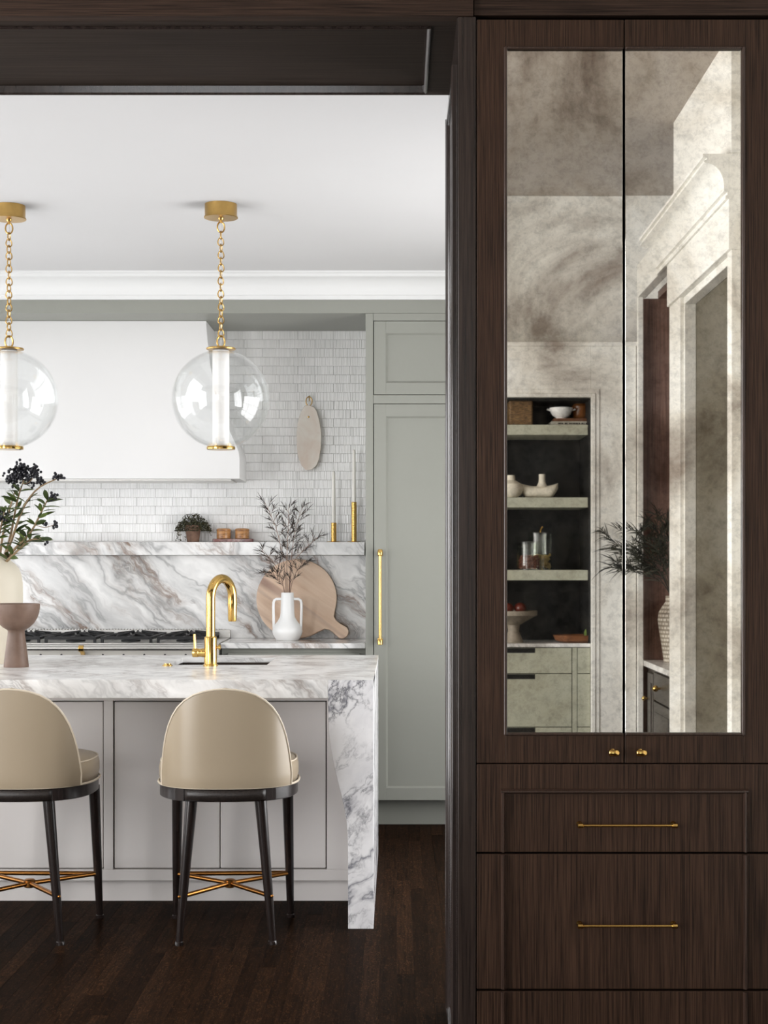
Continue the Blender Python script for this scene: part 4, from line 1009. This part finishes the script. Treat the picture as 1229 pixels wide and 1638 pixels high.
for k in range(26):
    a = rp.uniform(-0.5, PI + 0.5) if k % 4 else rp.uniform(0, 2 * PI); ln = rp.uniform(0.05, 0.12); s0 = Vector((0.05 * math.cos(a), 0.03 * math.sin(a), 0.10))
    s = 1 if rp.random() < 0.45 else -1
    pts = curve_pts([s0, s0 + Vector((s * 0.03, rp.uniform(-0.02, 0.01), 0.0)), s0 + Vector((s * (0.03 + rp.uniform(0.0, 0.025)), rp.uniform(-0.025, 0.01), -ln * (1 if s < 0 else 0.6)))], 9)
    pts = [Vector((p.x, min(max(p.y, -0.052), 0.05), max(p.z, 0.006))) for p in pts]
    tube(sb, pts, 0.0007, 4)
    for p in pts:
        for m in range(3): tiny(bm, p + Vector((rp.gauss(0, 0.004), rp.gauss(0, 0.003), rp.gauss(0, 0.004))), rp.uniform(0.003, 0.0058))
o = mk('foliage', bm, 'herb', pp, local=True, smooth=False); o['kind'] = 'stuff'
mk('stems', sb, 'twig', pp, local=True)
# hanging stone board
HYb = 8.497; hb = thing('hanging_stone', 'oval pink onyx board hung by brass ring on the tile', 'board', (X(494.5, HYb), HYb, Z(700, HYb)))
pts = []; hw, hh = 19.8 * HYb / 2500, 52 * HYb / 2500
for i in range(64):
    a = 2 * PI * i / 64; c, s = math.cos(a), math.sin(a); n = 2.35; jit = 1 + 0.012 * math.sin(7 * a + 1) + 0.008 * math.sin(17 * a)
    wtop = 1 - 0.10 * max(0, s)
    pts.append((hw * wtop * jit * math.copysign(abs(c) ** (2 / n), c), hh * jit * math.copysign(abs(s) ** (2 / n), s)))
mk('slab', prism(nb(), pts, 'Y', -0.009, 0.009), 'onyx', hb, local=True, bevel=0.004, angle=40)
mk('rivet', lathe(nb(), [(0.005, -0.0088), (0.005, -0.012), (0.002, -0.0135)], (-0.002, 0, hh * 0.63), 12, 'Y'), 'brass', hb, local=True)
mk('ring', tube(nb(), [(0.0165 * math.cos(2 * PI * i / 24), -0.004, hh + 0.020 + 0.025 * math.sin(2 * PI * i / 24)) for i in range(24)], 0.0028, 8, True), 'brass_s', hb, local=True)
mk('hook', tube(nb(), [(0, 0.022, hh + 0.052), (0, 0.0, hh + 0.050), (0.001, -0.008, hh + 0.040), (0.003, -0.010, hh + 0.020)], 0.0026, 8), 'brass_s', hb, local=True)

# ------------------------------------------------------------------ the front room seen in the mirrors
# back wall with the shelf niche (its face lies behind the viewpoint)
MY = 8.04; NYF = -0.56
mz = lambda py: EYE + (CY - py) * 8.6 / 2500
mx = lambda px: (px - CX) * 8.6 / 2500
NX0, NX1, NT = 0.26, mx(963), mz(635)
CTZ = mz(1030)
wn = nb()
HDR = mz(550)
box(wn, 0.16, NX0, NYF - 0.42, NYF, -0.016, HDR); box(wn, NX1, 1.32, NYF - 0.42, NYF, -0.016, HDR); box(wn, NX0, NX1, NYF - 0.42, NYF, NT, HDR)
box(wn, 0.16, 2.3, NYF - 0.62, NYF - 0.42, -0.016, FC)
wn_o = struct('wall_niche', wn, 'cream', 'cream wall with the recessed shelf niche behind the viewpoint', bevel=0.003)
struct('wall_return', box(nb(), 0.06, 0.16, -3.3, NYF - 0.0, -0.016, FC), 'cream', 'painted return wall', smooth=False)
bm = nb(); f = 0.022
box(bm, NX1, NX1 + f, NYF, NYF + 0.012, 0.0, NT + f); box(bm, NX0, NX1, NYF, NYF + 0.012, NT, NT + f); box(bm, NX1 + f, NX1 + 0.045, NYF, NYF + 0.006, 0.0, NT + 0.045); box(bm, NX0, NX1 + f, NYF, NYF + 0.006, NT + f, NT + 0.045)
mk('niche_casing', bm, 'cream', wn_o, bevel=0.003)
bm = nb(); box(bm, 0.16, 1.33, NYF, NYF + 0.02, HDR - 0.012, HDR + 0.012); mk('header_moulding', bm, 'cream', wn_o, bevel=0.004)
mk('niche_lining', box(nb(), NX0, NX1, NYF - 0.42, NYF - 0.405, CTZ, NT), 'black', wn_o, smooth=False)
bm = nb(); box(bm, NX0, NX0 + 0.012, NYF - 0.405, NYF - 0.02, CTZ, NT - 0.001); box(bm, NX1 - 0.012, NX1, NYF - 0.405, NYF - 0.02, CTZ, NT - 0.001); box(bm, NX0 + 0.012, NX1 - 0.012, NYF - 0.405, NYF - 0.02, NT - 0.012, NT - 0.001)
mk('niche_lining', bm, 'black', wn_o, smooth=False)
shz = {}
for k, (a, b) in enumerate(((678, 694.5), (795, 811.5), (912, 928.5))):
    shz[k] = mz(a)
    tag(mk('niche_shelf', box(nb(), NX0 + 0.013, NX1 - 0.013, NYF - 0.404, NYF - 0.03, mz(b), mz(a)), 'palegreen', bevel=0.003),
        ['pale green niche shelf in left mirror, top one with basket', 'pale green niche shelf in left mirror, middle one with boat vase', 'pale green niche shelf in left mirror, lowest one with glass jars'][k], 'shelf', 'shelves of the reflected niche')
nc = thing('niche_cabinet', 'pale green drawer cabinet reflected low in left mirror', 'cabinet', (0.7, NYF - 0.2, 0))
mk('body', box(nb(), NX0 + 0.001, NX1 - 0.001, NYF - 0.404, NYF - 0.04, 0, CTZ - 0.021), 'gap', nc, smooth=False)
x_s = mx(933); zz = [CTZ - 0.024, mz(1079), mz(1165), mz(1235)]
for (a, b) in ((NX0 + 0.01, x_s - 0.002), (x_s + 0.030, NX1 - 0.002)):
    for k in range(3):
        d = mk('drawer', box(nb(), a + 0.001, b - 0.001, NYF - 0.04, NYF - 0.018, zz[k + 1] + 0.004, zz[k]), 'palegreen', nc, bevel=0.0015)
        if b < x_s + 0.01: mk('grip_slot', box(nb(), mx(820), mx(873), NYF - 0.019, NYF - 0.016, zz[k] - 0.028, zz[k] - 0.001), 'gap', d, smooth=False)
mk('stile', box(nb(), x_s + 0.001, x_s + 0.027, NYF - 0.04, NYF - 0.018, 0.0, CTZ - 0.023), 'palegreen', nc, smooth=False)
tag(mk('niche_worktop', box(nb(), NX0 + 0.002, NX1 - 0.002, NYF - 0.403, NYF - 0.012, CTZ - 0.02, CTZ), 'marble_top', bevel=0.002), 'thin marble worktop reflected in the left mirror niche', 'worktop')
# things in the niche
NY = NYF - 0.15
mxl = lambda px: (px + 30 - CX) * 8.75 / 2500
mzl = lambda py: EYE + (CY - py) * 8.75 / 2500
q = 8.75 / 2500
o = mk('woven_basket', box(nb(), mxl(800), mxl(838), NY - 0.10, NY + 0.06, shz[0], shz[0] + 0.155), 'basket', bevel=0.012, seg=3); tag(o, 'woven basket at the left end of the top niche shelf', 'basket')
bt = thing('book_stack', 'flat pale book with lettered spine on top niche shelf', 'book', (mxl(902), NY, shz[0]))
b1 = mk('cover', box(nb(), mxl(867), mxl(940), NY - 0.10, NY + 0.06, shz[0], shz[0] + 0.024), 'paper', bt, bevel=0.002)
bm = nb(); rr_ = random.Random(4); xx = mxl(878)
while xx < mxl(928):
    w_ = rr_.uniform(0.004, 0.009); box(bm, xx, xx + w_, NY + 0.060, NY + 0.0606, shz[0] + 0.008, shz[0] + 0.016); xx += w_ + rr_.choice((0.002, 0.003, 0.008))
mk('spine_print', bm, 'ink', b1, smooth=False)
tag(mk('closed_book', box(nb(), mxl(872), mxl(932), NY - 0.09, NY + 0.05, shz[0] + 0.0245, shz[0] + 0.042), 'treen', bevel=0.002), 'thin brown book under the footed bowl in reflection', 'book')
fb = thing('footed_bowl', 'white two handled footed bowl on reflected books', 'bowl', (mxl(885), NY, shz[0] + 0.042))
mk('body', lathe(nb(), [(9 * q, 0), (8 * q, 0.006), (14 * q, 0.02), (18 * q, 0.045), (19 * q, 0.062), (18 * q, 0.063), (13 * q, 0.03), (0.001, 0.02)], (0, 0, 0), 28), 'porcelain', fb, local=True, angle=60)
for s in (-1, 1): mk('handle', tube(nb(), [(s * 18 * q, 0, 0.05), (s * 22 * q, 0.01, 0.054), (s * 22 * q, -0.01, 0.054), (s * 18 * q, -0.012, 0.05)], 0.005, 7), 'porcelain', fb, local=True)
tag(mk('amber_pot', lathe(nb(), [(10 * q, 0), (14 * q, 0.02), (14 * q, 0.075), (11 * q, 0.088), (9 * q, 0.09)], (0, 0, 0), 28), 'amber', loc=(mxl(918), NY - 0.045, shz[0] + 0.042)), 'amber glazed pot behind the footed bowl in reflection', 'pot')
def boat(px0, px1, nx, label, h=38):
    L = (px1 - px0) / 2; c = (px0 + px1) / 2
    t = thing('boat_vase', label, 'vase', (mxl(c), NY + 0.02, shz[1])); bm = nb(); rows = []; n = 20
    for i in range(n + 1):
        s = -1 + 2 * i / n; ring = []; ax = L * q * s; e = math.sqrt(max(0.03, 1 - abs(s) ** 5))
        top = (19 + 5 * abs(s) ** 2.5) * q; bot = (0 if abs(s) < 0.55 else 15 * ((abs(s) - 0.55) / 0.45) ** 2) * q; wdt = 0.048 * e
        for k in range(14):
            a = 2 * PI * k / 14; ring.append(bm.verts.new((ax, math.cos(a) * wdt, (bot + top) / 2 + math.copysign(abs(math.sin(a)) ** 0.7, math.sin(a)) * (top - bot) / 2)))
        rows.append(ring)
    for a, b in zip(rows, rows[1:]):
        for k in range(14): bm.faces.new([a[k], a[(k + 1) % 14], b[(k + 1) % 14], b[k]])
    bm.faces.new(rows[0][::-1]); bm.faces.new(rows[-1]); mk('body', bm, 'stoneware', t, local=True, angle=70)
    mk('neck', lathe(nb(), [(12 * q, 17 * q), (8 * q, 20 * q), (5.6 * q, 25 * q), (5 * q, 31 * q), (5.2 * q, h * q), (4 * q, h * q), (4 * q, 30 * q)], ((nx - c) * q, 0, 0), 20), 'stoneware', t, local=True, angle=60)
boat(818, 879, 853.5, 'boat shaped stoneware vase with short neck on reflected shelf')
tag(mk('round_vase', lathe(nb(), [(10 * q, 0), (17 * q, 6 * q), (20 * q, 14 * q), (17 * q, 22 * q), (7 * q, 28 * q), (6 * q, 36 * q), (5 * q, 36 * q)], (0, 0, 0), 28), 'stoneware', loc=(mxl(803), NY + 0.05, shz[1])), 'round stoneware vase at the left end of reflected shelf', 'vase')
def canister(px, r, h, fill, fh, y, label, knob=False):
    t = thing('glass_canister', label, 'jar', (mxl(px), y, shz[2]), 'glass canisters in the reflected niche')
    R_, H_ = r * q, h * q; bm = nb(); lathe(bm, [(R_, 0), (R_, H_)], (0, 0, 0), 32, cap=False); lathe(bm, [(R_ - 0.004, 0.004), (R_ - 0.004, H_)], (0, 0, 0), 32, cap=False); mk('glass_body', bm, 'jar', t, local=True)
    lb = nb(); lathe(lb, [(R_ - 0.004, H_ + 0.0), (R_ + 0.002, H_ + 0.001), (R_ + 0.002, H_ + 0.009), (R_ - 0.006, H_ + 0.012), (0.001, H_ + 0.012)], (0, 0, 0), 32); l_ = mk('lid', lb, 'jar', t, local=True)
    if knob: mk('lid_knob', tube(nb(), [(0, 0, H_ + 0.012), (0.004, 0, H_ + 0.03), (0.014, 0, H_ + 0.045)], 0.004, 8), 'brass', l_, local=True)
    bm = nb(); rr2 = random.Random(int(px))
    for k in range(420 if fill == 'beans' else 160):
        rad = (R_ - 0.012) * math.sqrt(rr2.random()); a = rr2.uniform(0, 2 * PI); c = Vector((rad * math.cos(a), rad * math.sin(a), 0.01 + rr2.random() * fh))
        if fill == 'beans': ball(bm, c, 0.0055, 6, 4, (1.4, 1, 0.8))
        else:
            d = Vector((rr2.gauss(0, 1), rr2.gauss(0, 1), rr2.gauss(0, 1))).normalized() * 0.012; tube(bm, [c - d, c + d], 0.0045, 5)
    o = mk('contents', bm, fill, t, local=True); o['kind'] = 'stuff'
canister(832, 19.5, 42, 'beans', 0.07, NY + 0.06, 'shorter glass canister of red beans on reflected shelf')
canister(853, 19.5, 57, 'pasta', 0.075, NY - 0.06, 'taller glass canister of pasta with knob on reflected shelf', True)
ck = thing('cake_stand', 'white pedestal stand with red fruit at left mirror edge', 'cake stand', (mxl(808), NY + 0.02, CTZ))
mk('stand', lathe(nb(), [(16 * q, 0), (15 * q, 3 * q), (9 * q, 18 * q), (10 * q, 28 * q), (30 * q, 40 * q), (38 * q, 44 * q), (38 * q, 51 * q), (36 * q, 51 * q), (34 * q, 46 * q), (0.001, 45 * q)], (0, 0, 0), 36), 'carved', ck, local=True, angle=50)
for k, (dx_, dy_) in enumerate(((0.03, 0.03), (-0.03, 0.04), (0.035, -0.05))):
    tag(mk('red_fruit', ball(nb(), (0, 0, 0), 0.034, 16, 10, (1, 1, 0.9)), 'apple_r', loc=(mxl(808) + dx_ * 1.2, NY + 0.02 + dy_, CTZ + 46 * q + 0.031)), ('right-hand red fruit at the front of the reflected stand', 'left-hand red fruit at the front of the reflected stand', 'red fruit at the back of the reflected stand')[k], 'fruit', 'red fruit on the stand')
tr = mk('wooden_trough', lathe(nb(), [(0.12, 0), (0.15, 0.012), (0.165, 0.042), (0.158, 0.043), (0.14, 0.018), (0.001, 0.012)], (0, 0, 0), 32), 'treen', loc=(mxl(918), NY + 0.02, CTZ)); tr.scale = (1, 0.6, 1)
tag(tr, 'shallow brown wooden bowl on the reflected worktop', 'bowl')
for k, px in enumerate((931, 946)): tag(mk('green_fruit', ball(nb(), (0, 0, 0), 0.036, 16, 10), 'apple_g', loc=(mxl(px), NY + 0.02, CTZ + 0.050)), ('green fruit in the reflected wooden bowl, nearer its middle', 'green fruit in the reflected wooden bowl, beside the niche edge')[k], 'fruit', 'green fruit in the bowl')

# side structure with crown, two openings, alcove with counter
SXF = 1.324
def yv(px): return MY - SXF * 2500 / (px - CX)
Ye, Yb, Yc0, Yc1 = yv(1167), yv(1068), yv(1160), yv(1085)
wall_s = nb()
box(wall_s, SXF, SXF + 0.05, Yb, Ye, 2.595, 2.98)                       # fascia
box(wall_s, SXF + 0.012, SXF + 0.07, Yb, Yc1, -0.016, 2.595)            # far column
box(wall_s, SXF + 0.012, SXF + 0.07, Yc0, Ye - 0.001, -0.016, 2.595)    # near column
box(wall_s, SXF, SXF + 0.05, NYF, Yb, 2.80, 2.98)                       # header of the far opening
box(wall_s, SXF, SXF + 0.03, NYF, NYF + 0.035, -0.016, 2.80)            # far jamb
box(wall_s, SXF + 0.01, SXF + 0.09, 0.52, Ye, 2.98, FC)                 # wall above the crown
ws = struct('wall_side', wall_s, 'cream', 'cream panelled side wall with cased openings', bevel=0.003)
box_ = nb(); box(box_, SXF + 0.05, SXF + 0.10, Ye - 0.03, Ye, -0.016, FC); mk('wall_end', box_, 'cream', ws, smooth=False)
S = SXF
cr = [(S + 0.001, 2.795), (S - 0.012, 2.795), (S - 0.012, 2.809), (S - 0.004, 2.812), (S - 0.004, 2.824), (S - 0.018, 2.828), (S - 0.018, 2.846)]
for i in range(9):
    t = i / 8 * PI / 2; cr.append((S - 0.018 - 0.068 * (1 - math.cos(t)), 2.846 + 0.092 * math.sin(t)))
cr += [(S - 0.096, 2.942), (S - 0.096, 2.950), (S - 0.086, 2.953), (S - 0.086, 2.960), (S - 0.102, 2.963), (S - 0.102, 2.976), (S + 0.001, 2.976)]
mk('crown_moulding', prism(nb(), cr, 'Y', 0.16, Ye), 'cream', ws, angle=25)
bm = nb()
for (ya, yb_) in ((Yc1, Yc1 + 0.02), (Yc0 - 0.02, Yc0)): box(bm, SXF + 0.03, SXF + 0.085, ya, yb_, 0, 2.56)
box(bm, SXF + 0.03, SXF + 0.085, Yc1, Yc0, 2.56, 2.595); mk('opening_lining', bm, 'cream', ws, bevel=0.003)
mk('painted_panel', box(nb(), SXF + 0.085, SXF + 0.11, Yc1, Yc0, 0.0, 2.60), 'panelgrey', ws, smooth=False)
alc = nb(); box(alc, SXF + 0.03, 2.3, NYF - 0.06, NYF - 0.02, -0.016, 2.80); box(alc, SXF + 0.12, 2.3, NYF - 0.02, 1.8, 2.80, 2.84); box(alc, 2.26, 2.30, NYF - 0.02, 1.8, -0.016, 2.80)
struct('wall_alcove', alc, 'bronzewall', 'brown panelled alcove lining', smooth=False)
AZ = 0.805
ac = thing('alcove_cabinet', 'dark brown cabinet with brass knobs reflected low in right mirror', 'cabinet', (1.6, -0.1, 0))
mk('body', box(nb(), SXF + 0.06, 2.0, NYF - 0.01, Yb - 0.002, 0.0, AZ - 0.031), 'cabdark', ac, bevel=0.002)
for y, dw in ((NYF + 0.10, 0.18), (NYF + 0.30, 0.52)):
    if dw > 0.3:
        d = mk('drawer', box(nb(), SXF + 0.042, SXF + 0.059, y, y + dw, AZ - 0.19, AZ - 0.045), 'cabdark', ac, bevel=0.003)
        mk('knob', ball(lathe(nb(), [(0.006, 0), (0.006, -0.02)], (SXF + 0.042, y + 0.22, AZ - 0.115), 10, 'X'), (SXF + 0.016, y + 0.22, AZ - 0.115), 0.017, 12, 8), 'brass', d)
    zt_ = AZ - 0.20 if dw > 0.3 else AZ - 0.06
    d = mk('door', box(nb(), SXF + 0.042, SXF + 0.059, y, y + dw, 0.1, zt_), 'cabdark', ac, bevel=0.003)
    mk('panel', box(nb(), SXF + 0.037, SXF + 0.042, y + 0.05, y + dw - 0.05, 0.15, zt_ - 0.05), 'cabdark', d, bevel=0.003)
    if dw < 0.3: mk('knob', ball(lathe(nb(), [(0.005, 0), (0.005, -0.02)], (SXF + 0.042, y + 0.03, AZ - 0.20), 10, 'X'), (SXF + 0.018, y + 0.03, AZ - 0.20), 0.013, 12, 8), 'brass', d)
tag(mk('alcove_worktop', box(nb(), SXF + 0.032, 2.02, NYF - 0.015, Yb - 0.001, AZ - 0.03, AZ), 'marble_top', bevel=0.002), 'marble worktop reflected in the right mirror under carved vase', 'worktop')
cvy = MY - 8.42; cvx = (1079 - CX) * 8.42 / 2500; q = 8.42 / 2500
cv = thing('carved_vase', 'white carved ceramic vase with dark reeds in right mirror', 'vase', (cvx, cvy, AZ))
out = [(15, 0), (16, 2), (20, 30), (24, 55), (25.5, 68), (24, 80), (18, 90), (13, 97), (13, 106), (11.5, 106), (10, 95), (0.2, 60)]
bm = nb(); lathe(bm, [(r * q, h * q) for r, h in out], (0, 0, 0), 36)
o = mk('body', bm, 'carved', cv, local=True, angle=60)
uv = o.data.uv_layers.new(name='UVMap')
for lp in o.data.loops:
    c = o.data.vertices[lp.vertex_index].co; uv.data[lp.index].uv = ((math.atan2(c.y, c.x) / (2 * PI)) % 1.0 * 2.0, c.z * 1.9)
uv2 = None
REED = [((1050, 835), 'tallest dark reed upright in the reflected carved vase'), ((1022, 850), 'dark reed leaning left high in the reflected vase'), ((1006, 880), 'dark reed reaching far left at mid height in reflection'),
        ((1012, 915), 'dark reed drooping left below the others in reflection'), ((1062, 858), 'short dark reed close to the reflected vase mouth'), ((1035, 905), 'short drooping dark reed just left of reflected vase mouth'),
        ((988, 862), 'longest dark reed crossing into the left mirror'), ((1075, 830), 'dark reed hidden partly behind the cream column')]
for k, ((px, py), lab) in enumerate(REED):
    yy = 8.42 - 0.06 * math.sin(k * 1.9); e = ((px - CX) * yy / 2500, MY - yy, EYE + (CY - py) * yy / 2500)
    s0 = (cvx, cvy, AZ + 100 * q); m = ((s0[0] * 0.6 + e[0] * 0.4), (s0[1] + e[1]) / 2, s0[2] * 0.45 + e[2] * 0.55 + 0.04)
    feather_branch([s0, m, e], lab, 8, 0.12, 0.3, 'darkleaf', 'darkleaf', 'dark reeds in the reflected vase', 'reed_stem', 0.005, 0.7, 0.003)
